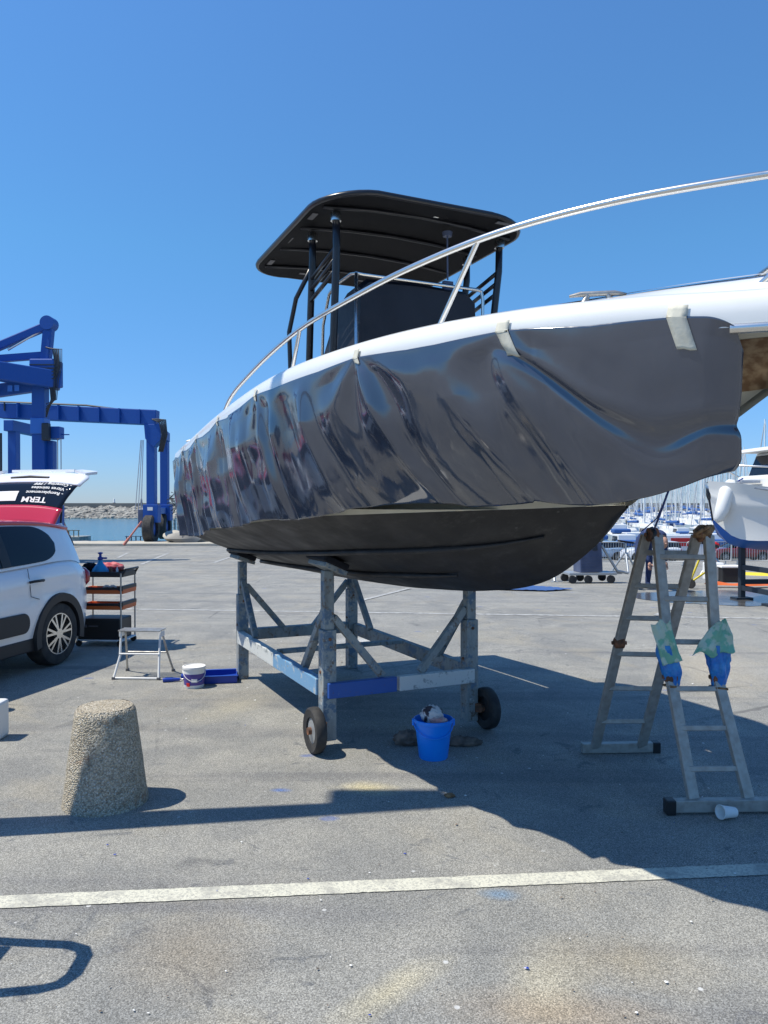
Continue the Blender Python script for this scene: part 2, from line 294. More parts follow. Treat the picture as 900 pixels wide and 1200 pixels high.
# ------------------------------------------------------------------ mesh builder
class MB:
    def __init__(s): s.v = []; s.f = []; s.mi = []; s.cur = 0
    def add(s, vs, fs, M=None):
        o = len(s.v)
        s.v += [tuple(M @ Vector(v)) if M else tuple(v) for v in vs]
        s.f += [[i + o for i in f] for f in fs]; s.mi += [s.cur] * len(fs); return s
    def box(s, c, d, rot=None):
        x, y, z = d[0] / 2, d[1] / 2, d[2] / 2
        vs = [(-x, -y, -z), (x, -y, -z), (x, y, -z), (-x, y, -z), (-x, -y, z), (x, -y, z), (x, y, z), (-x, y, z)]
        fs = [(0, 3, 2, 1), (4, 5, 6, 7), (0, 1, 5, 4), (1, 2, 6, 5), (2, 3, 7, 6), (3, 0, 4, 7)]
        M = Matrix.Translation(Vector(c))
        if rot: M = M @ Matrix.Rotation(rot[2], 4, 'Z') @ Matrix.Rotation(rot[1], 4, 'Y') @ Matrix.Rotation(rot[0], 4, 'X')
        return s.add(vs, fs, M)
    def bar(s, p0, p1, wd, ht, up=(0, 0, 1)):        # rectangular beam
        p0, p1 = Vector(p0), Vector(p1); z = (p1 - p0); L = z.length; z.normalize()
        u = Vector(up)
        if abs(u.dot(z)) > 0.98: u = Vector((1, 0, 0))
        x = u.cross(z).normalized(); y = z.cross(x)
        vs = []
        for p in (p0, p1):
            for a_, b_ in ((-1, -1), (1, -1), (1, 1), (-1, 1)): vs.append(p + x * a_ * wd / 2 + y * b_ * ht / 2)
        return s.add(vs, [(0, 3, 2, 1), (4, 5, 6, 7), (0, 1, 5, 4), (1, 2, 6, 5), (2, 3, 7, 6), (3, 0, 4, 7)])
    def tube(s, pts, r, seg=8, cap=True):
        pts = [Vector(p) for p in pts]; n = len(pts); rs = r if isinstance(r, (list, tuple)) else [r] * n
        vs = []; fs = []; prev = None
        for i, p in enumerate(pts):
            d = (pts[min(i + 1, n - 1)] - pts[max(i - 1, 0)]).normalized()
            if prev is None:
                u = Vector((0, 0, 1)) if abs(d.z) < 0.9 else Vector((1, 0, 0)); x = u.cross(d).normalized()
            else: x = (prev - d * prev.dot(d)).normalized()
            prev = x; y = d.cross(x)
            for k in range(seg):
                a_ = 2 * PI * k / seg; vs.append(p + (x * math.cos(a_) + y * math.sin(a_)) * rs[i])
        for i in range(n - 1):
            for k in range(seg):
                k2 = (k + 1) % seg; fs.append((i * seg + k, i * seg + k2, (i + 1) * seg + k2, (i + 1) * seg + k))
        if cap: fs.append(tuple(reversed(range(seg)))); fs.append(tuple((n - 1) * seg + k for k in range(seg)))
        return s.add(vs, fs)
    def lathe(s, prof, c=(0, 0, 0), seg=24, M=None, closed=False):   # prof (r,z)
        vs = []; fs = []; n = len(prof)
        for r, z in prof:
            for k in range(seg):
                a_ = 2 * PI * k / seg; vs.append((r * math.cos(a_), r * math.sin(a_), z))
        for i in range(n - 1 + (1 if closed else 0)):
            j = (i + 1) % n
            for k in range(seg):
                k2 = (k + 1) % seg; fs.append((i * seg + k, i * seg + k2, j * seg + k2, j * seg + k))
        if not closed:
            if prof[0][0] > 1e-6: fs.append(tuple(reversed(range(seg))))
            if prof[-1][0] > 1e-6: fs.append(tuple((n - 1) * seg + k for k in range(seg)))
        T = Matrix.Translation(Vector(c))
        return s.add(vs, fs, T @ M if M else T)
    def grid(s, fn, nu, nv, flip=False):
        vs = [fn(i / nu, j / nv) for i in range(nu + 1) for j in range(nv + 1)]
        fs = []
        for i in range(nu):
            for j in range(nv):
                q = (i * (nv + 1) + j, (i + 1) * (nv + 1) + j, (i + 1) * (nv + 1) + j + 1, i * (nv + 1) + j + 1)
                fs.append(tuple(reversed(q)) if flip else q)
        return s.add(vs, fs)
    def poly(s, pts, axis_vec):      # extruded polygon
        n = len(pts); a_ = Vector(axis_vec); P = [Vector(p) for p in pts]
        vs = P + [p + a_ for p in P]
        fs = [tuple(reversed(range(n))), tuple(range(n, 2 * n))] + [(i, (i + 1) % n, n + (i + 1) % n, n + i) for i in range(n)]
        return s.add(vs, fs)
    def ico(s, c, r, sub=1, sc=(1, 1, 1), jit=0.0, rot=0.0):
        bm = bmesh.new(); bmesh.ops.create_icosphere(bm, subdivisions=sub, radius=1)
        M = Matrix.Rotation(rot, 3, 'Z')
        vs = []
        for v in bm.verts:
            k = 1 + random.uniform(-jit, jit)
            q = M @ Vector((v.co.x * sc[0] * r * k, v.co.y * sc[1] * r * k, v.co.z * sc[2] * r * k)); vs.append(q + Vector(c))
        fs = [[v.index for v in f.verts] for f in bm.faces]; bm.free(); return s.add(vs, fs)
    def build(s, name, m, parent=None, smooth=None, bevel=0.0, label=None):
        me = bpy.data.meshes.new(name); me.from_pydata(s.v, [], s.f); me.validate()
        ms = m if isinstance(m, (list, tuple)) else [m]
        for q in ms: me.materials.append(MATS[q] if isinstance(q, str) else q)
        bm = bmesh.new(); bm.from_mesh(me)
        if len(ms) > 1 and len(bm.faces) == len(s.mi):
            for f, i in zip(bm.faces, s.mi): f.material_index = i
        bmesh.ops.recalc_face_normals(bm, faces=bm.faces); bm.to_mesh(me); bm.free()
        if smooth is not None:
            for p in me.polygons: p.use_smooth = True
            if smooth < 180: me.set_sharp_from_angle(angle=R(smooth))
        o = bpy.data.objects.new(name, me); COL.objects.link(o)
        if parent: o.parent = parent
        if bevel:
            b = o.modifiers.new('bevel', 'BEVEL'); b.width = bevel; b.segments = 2; b.limit_method = 'ANGLE'; b.harden_normals = False
        if label: o['label'] = label
        return o
def tag(o, label, cat, group=None):
    o['label'] = label; o['category'] = cat
    if group: o['group'] = group
    return o
def thing(name, label, cat, loc=(0, 0, 0), rz=0.0, group=None):
    o = bpy.data.objects.new(name, None); COL.objects.link(o); o.location = loc; o.rotation_euler = (0, 0, rz)
    return tag(o, label, cat, group)
def struct(o, kind='structure'): o['kind'] = kind; return o
def dup(root, loc, rz=0.0, label=None, scale=None, group=None):
    def cp(o, par):
        c = o.copy(); COL.objects.link(c); c.parent = par
        for ch in kids(o): cp(ch, c)
        return c
    r = cp(root, None); r.location = loc; r.rotation_euler = (0, 0, rz)
    if scale: r.scale = scale
    if label: r['label'] = label
    if group: r['group'] = group
    return r
def kids(o): return [c for c in o.children]
def interp(xs, ys, x):
    if x <= xs[0]: return ys[0]
    for i in range(len(xs) - 1):
        if x <= xs[i + 1]:
            # monotone-ish cubic (catmull-rom)
            x0, x1 = xs[i], xs[i + 1]; t = (x - x0) / (x1 - x0)
            m0 = (ys[i + 1] - ys[i - 1]) / (xs[i + 1] - xs[i - 1]) if i > 0 else (ys[1] - ys[0]) / (xs[1] - xs[0])
            m1 = (ys[i + 2] - ys[i]) / (xs[i + 2] - xs[i]) if i + 2 < len(xs) else (ys[-1] - ys[-2]) / (xs[-1] - xs[-2])
            h = x1 - x0; t2 = t * t; t3 = t2 * t
            return (2*t3-3*t2+1)*ys[i] + (t3-2*t2+t)*h*m0 + (-2*t3+3*t2)*ys[i+1] + (t3-t2)*h*m1
    return ys[-1]
def text_mesh(txt, size, mtl, parent, M, name='lettering', bold=0.0, ext=0.002):
    cu = bpy.data.curves.new(name, 'FONT'); cu.body = txt; cu.size = size; cu.extrude = ext; cu.offset = bold; cu.resolution_u = 3
    o = bpy.data.objects.new('tmp', cu); COL.objects.link(o)
    bpy.context.view_layer.update()
    me = bpy.data.meshes.new_from_object(o.evaluated_get(bpy.context.evaluated_depsgraph_get()))
    COL.objects.unlink(o); bpy.data.objects.remove(o)
    me.materials.clear(); me.materials.append(MATS[mtl]); me.name = name
    q = bpy.data.objects.new(name, me); COL.objects.link(q); q.parent = parent; q.matrix_local = M; return q

ORD = ['first', 'second', 'third', 'fourth', 'fifth', 'sixth', 'seventh', 'eighth', 'ninth', 'tenth', 'eleventh', 'twelfth', 'thirteenth', 'fourteenth', 'fifteenth', 'sixteenth', 'seventeenth', 'eighteenth', 'nineteenth', 'twentieth']
# ================================================================== SETTING
# sea bed of dark water, then the yard on top of it
m = MB(); m.add([(-4000, 20, SEA), (4000, 20, SEA), (4000, 8000, SEA), (-4000, 8000, SEA)], [(0, 1, 2, 3)])
struct(m.build('sea_water', 'water'))
def yend(x): s_ = max(0, min(1, (x + 3) / 5)); return 32.6 + 0.01 * max(-90, min(0, x)) + 29 * s_ * s_ * (3 - 2 * s_)
gxs = [-90, -40, -20, -10] + [-6 + 0.5 * k for k in range(29)] + [12, 20, 40, 100]
m = MB(); vs = []; fs = []; gvs = [-60, 0, 10, 13] + [14 + 1.0 * k for k in range(9)]
for x in gxs:
    row = [(x, y, gz(x, y)) for y in gvs] + [(x, lerp(22, yend(x), k / 14), gz(x, lerp(22, yend(x), k / 14))) for k in range(1, 15)]
    vs += row + [(x, yend(x), -6.0)]
n = len(gvs) + 15
for i in range(len(gxs) - 1):
    for j in range(n - 1): fs.append((i * n + j, (i + 1) * n + j, (i + 1) * n + j + 1, i * n + j + 1))
m.add(vs, fs); struct(m.build('yard_ground', 'asphalt', None, 60))
# pale concrete apron along the quay edge
def strip(name, pts, wd, z, mtl):
    m = MB(); L = []
    for i, p in enumerate(pts):
        p = Vector(p); d = (Vector(pts[min(i + 1, len(pts) - 1)]) - Vector(pts[max(i - 1, 0)])).normalized(); n = Vector((-d.y, d.x))
        L.append((p + n * wd / 2, p - n * wd / 2))
    vs = [(q.x, q.y, z) for pr in L for q in pr]
    m.add(vs, [(2 * i, 2 * i + 1, 2 * i + 3, 2 * i + 2) for i in range(len(pts) - 1)])
    return m.build(name, mtl)
m = MB(); vs = []; fs = []
for x in gxs:
    ye = yend(x) + 0.04; wd = 2.6 if x < 2 else 1.2; z0 = gz(x, ye); z1 = gz(x, ye - wd)
    vs += [(x, ye - wd, z1 - 0.05), (x, ye - wd, z1 + 0.10), (x, ye, z0 + 0.10), (x, ye, -6.1)]
for i in range(len(gxs) - 1):
    for j in range(3): fs.append((i * 4 + j, (i + 1) * 4 + j, (i + 1) * 4 + j + 1, i * 4 + j + 1))
m.add(vs, fs); struct(m.build('quay_kerb', 'concrete_quay', None, 30))
# painted lines
def gline(name, p0, p1, wd, mtl, z=0.004, n=1):
    a0, a1 = G(*p0), G(*p1); return struct(strip(name, [(a0.x, a0.y), (a1.x, a1.y)], wd, z, mtl))
a0, a1 = G(0, 1060), G(900, 1021); dv = a1 - a0
p0_, p1_ = a0 - dv * 0.8, a1 + dv * 0.8; nn_ = 420; dn = Vector((-dv.y, dv.x, 0)).normalized(); vs = []
for i in range(nn_ + 1):                                      # ragged, chipped edges
    p = p0_.lerp(p1_, i / nn_); j0 = 0.005 * noise.noise((i * 0.9, 0, 1)) + 0.004 * noise.noise((i * 0.2, 5, 1)); j1 = 0.005 * noise.noise((i * 0.8, 9, 4)) + 0.004 * noise.noise((i * 0.17, 2, 7))
    a_, b_ = p + dn * (0.051 + j0), p - dn * (0.051 + j1); vs += [(a_.x, a_.y, 0.004), (b_.x, b_.y, 0.004)]
m = MB(); m.add(vs, [(2 * i, 2 * i + 1, 2 * i + 3, 2 * i + 2) for i in range(nn_)]); struct(m.build('painted_line', 'road_paint'))
a0, a1 = G(143, 714), G(900, 725); dv = a1 - a0
struct(strip('painted_line', [((a0 - dv * 0.6).x, (a0 - dv * 0.6).y), ((a1 + dv * 0.5).x, (a1 + dv * 0.5).y)], 0.10, 0.004, 'faded_paint'))
for p0, p1 in (((770, 722), (812, 700)), ((420, 705), (480, 690)), ((165, 662), (198, 648)), ((138, 654), (150, 648)), ((250, 660), (285, 648))):
    gline('painted_line', p0, p1, 0.10, 'faded_paint', 0.008)
# puddle by the wash-down area
m = MB(); n = 40; c = G(868, 703); 
pts = [(c.x + math.cos(2*PI*k/n) * 1.75 * (1 + 0.25 * noise.noise((math.cos(2*PI*k/n)*1.3, math.sin(2*PI*k/n)*1.3, 3))), c.y + 0.3 + math.sin(2*PI*k/n) * 1.1 * (1 + 0.3 * noise.noise((k*.4, 2, 1))), 0.006) for k in range(n)]
m.add(pts, [tuple(range(n))]); struct(m.build('puddle', 'wet_ground'))
# breakwater
BY = 298.0
m = MB(); m.box((-60, BY + 7, -0.6), (900, 8, 6.0)); bw = m.build('breakwater', 'seawall'); tag(bw, 'low concrete breakwater wall above grey boulders across the harbour', 'breakwater')
m = MB(); m.box((-60, BY + 2.6, 0.2), (900, 0.7, 3.6)); m.build('parapet', 'seawall', bw)
m = MB()
for i in range(4200):
    row = random.random(); y = BY + 1.5 - row * 9.5; z = 0.5 - row * 4.2
    m.ico((random.uniform(-240, 60), y, z), random.uniform(0.8, 1.5), 1, (1.2, 1, random.uniform(0.55, 0.9)), 0.22, random.uniform(0, 6))
o = m.build('boulders', 'rock'); struct(o, 'stuff'); o['label'] = 'grey armour boulders piled along the foot of the breakwater'; o.parent = bw
for px in (128.5, 161, 30):
    x = (px - 450) * BY / 900
    q = thing('harbour_post', {128.5: 'tiny pale post standing on the breakwater nearer the car', 161: 'tiny dark post on the breakwater close to the lift wheels', 30: 'tiny post on the breakwater behind the car tailgate'}[px], 'post', (x, BY + 5, 2.4))
    m = MB(); m.lathe([(0.4, 0), (0.35, 1.2), (0.22, 1.8), (0, 1.9)], seg=10); m.build('post_body', 'paper_white' if px == 128.5 else 'car_black', q, 40)
    m = MB(); m.lathe([(0.6, 0), (0.6, 0.2)], seg=10); m.build('post_base', 'seawall', q)

# ================================================================== THE BOAT
BO = Vector((0.12, 5.3, 0)); U = Vector((0.4205, -0.9073, 0)); PORT = Vector((0.9073, 0.4205, 0)); BRZ = math.atan2(U.y, U.x)
def BW(x, y, z): return BO + U * x + PORT * y + Vector((0, 0, z))
TK = [-2.5, -1, 0, 0.37, 1.1, 1.63, 2.0, 2.2, 2.4, 2.6, 2.80, 3.00, 3.2, 3.4]
ZK = [0.985, 1.01, 1.04, 1.06, 1.12, 1.22, 1.415, 1.60, 1.72, 1.84, 1.95, 2.05, 2.13, 2.20]
TC = [-2.5, -1, 0, 0.7, 1.2, 1.6, 1.95, 2.2]
WC = [1.00, 1.04, 1.02, 0.91, 0.74, 0.49, 0.20, 0.012]
ZC = [1.345, 1.42, 1.49, 1.535, 1.555, 1.572, 1.588, 1.602]
TS = [-2.5, -1.5, 0, 1.0, 1.6, 2.1, 2.6, 3.0, 3.25, 3.4]
WS = [1.08, 1.15, 1.17, 1.13, 1.03, 0.87, 0.63, 0.37, 0.17, 0.02]
TZS = [-2.5, -1.5, -0.5, 0.6, 1.2, 1.9, 2.4, 2.8, 3.06, 3.4]
ZS = [2.10, 2.135, 2.21, 2.285, 2.305, 2.315, 2.308, 2.285, 2.262, 2.25]
zk = lambda t: interp(TK, ZK, t)
wc = lambda t: interp(TC, WC, t) if t < 2.2 else 0.012
zc = lambda t: interp(TC, ZC, t) if t < 2.2 else zk(t)
ws = lambda t: max(0.015, interp(TS, WS, t)); zs = lambda t: interp(TZS, ZS, t)
boat = thing('motor_boat', 'motor boat with white gunwale, black bottom and black canopy, raised on a wheeled cradle', 'boat', BO, BRZ)
m = MB()
for sg in (-1, 1):
    def bot(u, v, sg=sg):
        t = -2.5 + 4.70 * u; y = wc(t) * v; z = zk(t) + (zc(t) - zk(t)) * (v ** 1.08)
        return (t, sg * y, z - 0.012 * math.sin(v * PI))
    m.grid(bot, 70, 14, sg > 0)
m.add([(-2.5, 0, zk(-2.5)), (-2.5, 1.0, 1.345), (-2.5, -1.0, 1.345)], [(0, 1, 2)])
m.build('hull_bottom', 'antifoul', boat, 180)
for sg in (-1, 1):
    for fr in (0.30, 0.62):
        m = MB(); pts = []
        for i in range(50):
            t = -2.45 + (4.3 if fr > 0.5 else 3.6) * i / 49; pts.append((t, sg * wc(t) * fr, zk(t) + (zc(t) - zk(t)) * fr ** 1.08 - 0.024))
        m.tube(pts, [0.006 + 0.014 * min(1, (49 - i) / 6) for i in range(50)], 6); m.build('spray_rail', 'antifoul', boat, 180)
m = MB()
for sg in (-1, 1):
    def side(u, v, sg=sg):
        t = -2.5 + 5.9 * u; a_, b_ = wc(t), ws(t); z = zc(t) + (zs(t) - 0.085 - zc(t)) * v
        fl = v ** (1 + 0.9 * max(0, min(1, (t + 0.3) / 2.2)))
        return (t, sg * (a_ + 0.018 + (b_ - a_ - 0.018) * fl), z)
    m.grid(side, 110, 16, sg < 0)
m.add([(-2.5, 1.0, 1.345), (-2.5, 1.08, 1.94), (-2.5, -1.08, 1.94), (-2.5, -1.0, 1.345)], [(0, 1, 2, 3)])
m.build('topsides', 'gelcoat_cream', boat, 60)
# gunwale cap: rolled white moulding, then side deck inwards and crowned foredeck
m = MB()
for sg in (-1, 1):
    def cap(u, v, sg=sg):
        t = -2.5 + 5.92 * u; b_ = ws(t); k = v * 1.0
        prof = [(0.0, -0.118), (0.022, -0.112), (0.028, -0.07), (0.020, -0.025), (0.0, -0.004), (-0.04, 0.012), (-0.12, 0.022), (-0.24, 0.022), (-0.27, 0.0), (-0.27, -0.25)]
        j = int(round(v * 9)); dy, dz = prof[j]
        if j == 9 and t > 1.6: dz = 0.0 - 0.25 * max(0, 1 - (t - 1.6) / 0.2)
        return (t + (0.04 if t > 3.3 else 0) * (1 - j / 9), sg * max(0.0, b_ + dy * min(1, b_ / 0.3) if dy < 0 else b_ + dy), zs(t) + dz + (0.02 if t > 2.2 and j > 6 else 0) * min(1, (t - 2.2) / 0.3))
    m.grid(cap, 120, 9, sg > 0)
m.build('gunwale', 'gelcoat', boat, 50)
def fdh(u): k = min(1, max(0, (u - 0.15) / 0.5)); return 0.035 + 0.055 * k * k * (3 - 2 * k)
m = MB()
def fore(u, v):
    t = 1.75 + 1.6 * u; b_ = max(0.0, ws(t) - 0.10); y = -b_ + 2 * b_ * v
    return (t, y, zs(t) + 0.02 + fdh(u) * (1 - (2 * v - 1) ** 2))
m.grid(fore, 30, 20); m.add([(1.75, -0.85, 2.20), (1.75, 0.85, 2.20), (1.75, 0.45, 1.6), (1.75, -0.45, 1.6)], [(0, 1, 2, 3)]); m.build('foredeck', 'gelcoat', boat, 60)
m = MB(); m.grid(lambda u, v: (-2.48 + 4.25 * u, (2 * v - 1) * 0.85, 1.58), 6, 4); m.build('cockpit_floor', 'gelcoat', boat)
m = MB(); m.box((-2.46, 0, 1.83), (0.08, 2.0, 0.42)); m.build('transom', 'gelcoat', boat, bevel=0.02)
# grey non-slip stripe curling up the foredeck
m = MB()
def stripe(u, v):
    t = 2.2 + 0.95 * u; y = -(ws(t) - 0.17) * (1 - 0.6 * u ** 2) + 0.10 * v - 0.02
    b_ = ws(t) - 0.10; vv = (y + b_) / (2 * b_)
    return (t, y, zs(t) + 0.026 + fdh((t - 1.75) / 1.6) * (1 - (2 * vv - 1) ** 2))
m.grid(stripe, 30, 3); m.build('deck_stripe', 'grey_nonslip', boat)
# stainless bow fittings: rub rail past the film, stem plate, roller
for sg in (-1, 1):
    m = MB(); m.tube([(t, sg * (ws(t) + 0.014), zs(t) - 0.115) for t in [3.04 + 0.37 * i / 12 for i in range(13)]], 0.017, 8); m.build('rub_rail', 'stainless', boat, 60)
m = MB(); pts = []
for i in range(9):
    t = 3.40 - 0.42 * i / 8; z = zs(t) - 0.13 - i * 0.004; pts.append(t)
def plate(u, v):
    z = 2.12 - 0.19 * u; 
    tt = 3.385 - 0.30 * u; half = 0.30 * (1 - 0.45 * u)
    s_ = (2 * v - 1); return (tt - abs(s_) * half, s_ * (0.16 + 0.03 * (1 - u)) * 0.95 + 0.0, z + 0.01)
def stemplate(u, v):
    t = 3.30 - 0.44 * v - 0.12 * u; zz = 2.14 - 0.14 * u
    vv = max(0, min(1, (zz - zc(t)) / (zs(t) - 0.085 - zc(t)))); fl = vv ** 1.9
    return (t, -(wc(t) + 0.018 + (ws(t) - wc(t) - 0.018) * fl) - 0.006, zz)
m.grid(stemplate, 8, 8); m.build('stem_plate', 'stainless_ground_reflection', boat, 60)
m = MB(); m.grid(lambda u, v: (stemplate(u, v)[0], -stemplate(u, v)[1], stemplate(u, v)[2]), 8, 8); m.build('stem_plate', 'stainless_ground_reflection', boat, 60)
m = MB(); m.box((3.48, 0, 2.26), (0.36, 0.09, 0.012)); m.box((3.50, 0.045, 2.29), (0.32, 0.008, 0.07)); m.box((3.50, -0.045, 2.29), (0.32, 0.008, 0.07)); m.build('bow_roller', 'stainless', boat, bevel=0.002)
# cleats
for x, sg in ((2.57, -1), (2.57, 1), (-2.1, -1), (-2.1, 1)):
    cy = sg * (ws(x) - 0.13); cz = zs(x) + 0.03
    ax = Vector((0.55, -0.83 * sg, 0)); ct = Vector((x, cy + (-0.04 * sg if x > 0 else 0), cz)); up_ = Vector((0, 0, 1))
    m = MB(); m.tube([ct - ax * 0.10 + up_ * 0.024, ct - ax * 0.06 + up_ * 0.030, ct + ax * 0.06 + up_ * 0.030, ct + ax * 0.10 + up_ * 0.024], [0.005, 0.010, 0.010, 0.005], 8)
    for dx in (-0.035, 0.035): m.tube([ct + ax * dx * 1.4 - up_ * 0.01, ct + ax * dx + up_ * 0.028], [0.016, 0.009], 8)
    m.build('cleat', 'alu', boat, 60)
# bow rail
def railpt(t, sg):
    z = interp([-0.78, -0.5, 0, 0.76, 1.42, 1.84, 2.3, 2.7, 3.12], [2.21, 2.335, 2.42, 2.512, 2.563, 2.605, 2.645, 2.652, 2.638], t)
    return (t, sg * (ws(t) - 0.10), z)
for sg in (-1, 1):
    m = MB(); pts = [railpt(-0.78 + 3.9 * (i / 60), sg) for i in range(61)]
    if sg < 0: pts += [(3.36, -0.14, 2.62), (3.47, -0.07, 2.615), (3.50, 0.0, 2.615)]
    else: pts += [(3.36, 0.14, 2.62), (3.47, 0.07, 2.615), (3.50, 0.0, 2.615)]
    m.tube(pts, 0.0135, 10); m.build('bow_rail', 'stainless', boat, 180)
    for t in (0.80, 2.08, 3.06):
        p1 = Vector(railpt(t + 0.10, sg)) if t < 3 else Vector((3.44, sg * 0.09, 2.61)); p0 = Vector((t - (0.20 if t > 2 and t < 3 else 0.08), sg * (ws(t) - 0.12), zs(t) + 0.02))
        m = MB(); m.tube([p0, p0 * 0.5 + p1 * 0.5, p1], 0.011, 8); m.lathe([(0.028, 0), (0.026, 0.008), (0.013, 0.014)], p0, 12); m.build('stanchion', 'stainless', boat, 60)
# T-top canopy
def rrect(x0, x1, hw, r, n=8):
    pts = []
    for cx, cy, a0_ in ((x1 - r, hw - r, 0), (x0 + r, hw - r, 90), (x0 + r, -hw + r, 180), (x1 - r, -hw + r, 270)):
        for k in range(n + 1): a_ = R(a0_ + 90 * k / n); pts.append((cx + r * math.cos(a_), cy + r * math.sin(a_)))
    return pts
TX0, TX1, THW, TZ = -1.26, 0.54, 0.74, 3.42
def tz(x, y): return TZ + 0.05 * (1 - (y / THW) ** 2) + 0.03 * (1 - ((x + 0.3) / 0.9) ** 2)
ol = rrect(TX0, TX1, THW, 0.32); n = len(ol)
m = MB(); vs = []; fs = []; rings = [1.0, 0.97, 0.85, 0.6, 0.3]
cx0 = (TX0 + TX1) / 2
for side_ in (0, 1):
    for r_ in rings:
        for x, y in ol:
            X, Y = cx0 + (x - cx0) * r_, y * r_; vs.append((X, Y, tz(X, Y) + (0.045 if side_ else 0.0) * (1 if r_ < 1 else 0.55) - (0.0 if side_ else 0) ))
    vs.append((cx0, 0, tz(cx0, 0) + 0.045 * side_))
NR = len(rings); per = NR * n + 1
for side_ in (0, 1):
    b0 = side_ * per
    for i in range(NR - 1):
        for k in range(n): k2 = (k + 1) % n; fs.append((b0 + i*n + k, b0 + i*n + k2, b0 + (i+1)*n + k2, b0 + (i+1)*n + k))
    for k in range(n): fs.append((b0 + (NR-1)*n + k, b0 + (NR-1)*n + (k+1) % n, b0 + NR*n))
for k in range(n): fs.append((k, (k + 1) % n, per + (k + 1) % n, per + k))
m.add(vs, fs); can = m.build('canopy', 'black_canvas', boat, 50)
m = MB(); m.tube([(x * 1.0, y, tz(x, y) + 0.015) for x, y in ol + ol[:1]], 0.017, 8, cap=False); m.build('canopy_hem', 'black_powder', can, 180)
for x in (0.30, -0.13, -0.58, -0.98):
    m = MB(); m.tube([(x, yy, tz(x, yy) - 0.010) for yy in (-0.68, -0.35, 0, 0.35, 0.68)], 0.012, 8); m.build('canopy_rib', 'black_powder', can, 180)
for x, y in ((0.50, -0.2), (0.50, 0.2), (0.50, 0.5), (0.1, -0.68), (-0.4, -0.68), (-0.9, -0.66), (-1.13, -0.3), (-1.13, 0.2)):
    m = MB(); m.box((x, y, tz(x, y) - 0.006), (0.035 if abs(x) > 0.45 and abs(y) < 0.6 else 0.11, 0.11 if abs(x) > 0.45 and abs(y) < 0.6 else 0.035, 0.006)); m.build('strap_patch', 'grey_plastic', can)
m = MB(); m.box((0.36, 0.08, tz(.36, .08) - 0.006), (0.035, 0.035, 0.008)); m.build('canopy_light', 'white_plastic', can)
# black legs: two uprights per side with cross braces
for sg in (-1, 1):
    A0, A1 = (0.30, sg * 0.60, 3.41), (-0.13, sg * 0.60, 3.42)
    m = MB(); m.tube([A0, (0.30, sg * 0.595, 3.2), (0.20, sg * 0.58, 2.6), (0.14, sg * 0.56, 1.58)], 0.024, 12); m.build('canopy_leg', 'black_powder', boat, 180)
    m = MB(); m.tube([A1, (-0.13, sg * 0.60, 3.25), (-0.20, sg * 0.59, 2.9), (-0.30, sg * 0.57, 2.4), (-0.34, sg * 0.56, 1.58)], 0.024, 12); m.build('canopy_leg', 'black_powder', boat, 180)
    m = MB(); m.tube([(-0.14, sg * 0.60, 3.2), (-0.30, sg * 0.66, 3.02), (-0.36, sg * 0.69, 2.8), (-0.36, sg * 0.68, 2.5), (-0.36, sg * 0.66, 1.6)], 0.016, 10); m.build('canopy_leg', 'black_powder', boat, 180)
    for z0 in (3.02, 3.09, 3.16):
        m = MB(); m.tube([(0.28, sg * 0.598, z0 + 0.04), (-0.16, sg * 0.60, z0 - 0.04)], 0.014, 8); m.build('cross_brace', 'black_powder', boat, 180)
    for q in (A0, A1):
        m = MB(); m.lathe([(0.034, -0.05), (0.034, 0.0), (0.02, 0.012)], q, 12); m.build('leg_collar', 'stainless', boat, 60)
# aerial / lamp hanging beneath the canopy
m = MB(); m.lathe([(0.03, -0.03), (0.035, 0)], (0.25, 0.22, 3.43), 12); m.tube([(0.25, 0.22, 3.41), (0.25, 0.22, 3.30), (0.22, 0.24, 3.12)], 0.006, 8); m.box((0.22, 0.24, 3.08), (0.03, 0.07, 0.06)); m.build('hanging_lamp', 'machine_blue', boat, 60)
# console under a dark fitted cover
m = MB()
sec = [(-0.62, 0.40, 1.58, 2.30), (-0.50, 0.41, 1.58, 2.75), (-0.22, 0.42, 1.58, 3.00), (0.02, 0.44, 1.58, 3.055), (0.22, 0.45, 1.58, 3.055), (0.275, 0.45, 1.58, 3.02)]
vs = []; fs = []
for x, hw, z0, z1 in sec:
    for y, z in ((-hw - 0.03, z0), (-hw, (z0 + z1) / 2), (-hw + 0.03, z1 - 0.05), (-hw + 0.09, z1), (0, z1 + 0.012), (hw - 0.09, z1), (hw - 0.03, z1 - 0.05), (hw, (z0 + z1) / 2), (hw + 0.03, z0)): vs.append((x, y, z))
for i in range(len(sec) - 1):
    for k in range(8): fs.append((i * 9 + k, (i + 1) * 9 + k, (i + 1) * 9 + k + 1, i * 9 + k + 1))
fs += [tuple(range(9)), tuple(reversed(range(45, 54)))]
m.add(vs, fs); m.build('console_cover', 'navy_canvas', boat, 40)
m = MB(); m.tube([(-0.34, -0.47, 2.1), (-0.28, -0.47, 2.85), (-0.16, -0.47, 3.04), (0.0, -0.47, 3.07), (0.24, -0.47, 3.07), (0.295, -0.46, 3.06), (0.30, -0.42, 3.055), (0.30, 0.42, 3.055), (0.295, 0.46, 3.05), (0.295, 0.47, 3.0), (0.295, 0.47, 1.6)], 0.0115, 10); m.build('console_rail', 'stainless', boat, 40)
m = MB(); m.tube([(0.295, -0.46, 3.06), (0.295, -0.465, 1.6)], 0.0115, 10); m.build('console_rail', 'stainless', boat, 180)

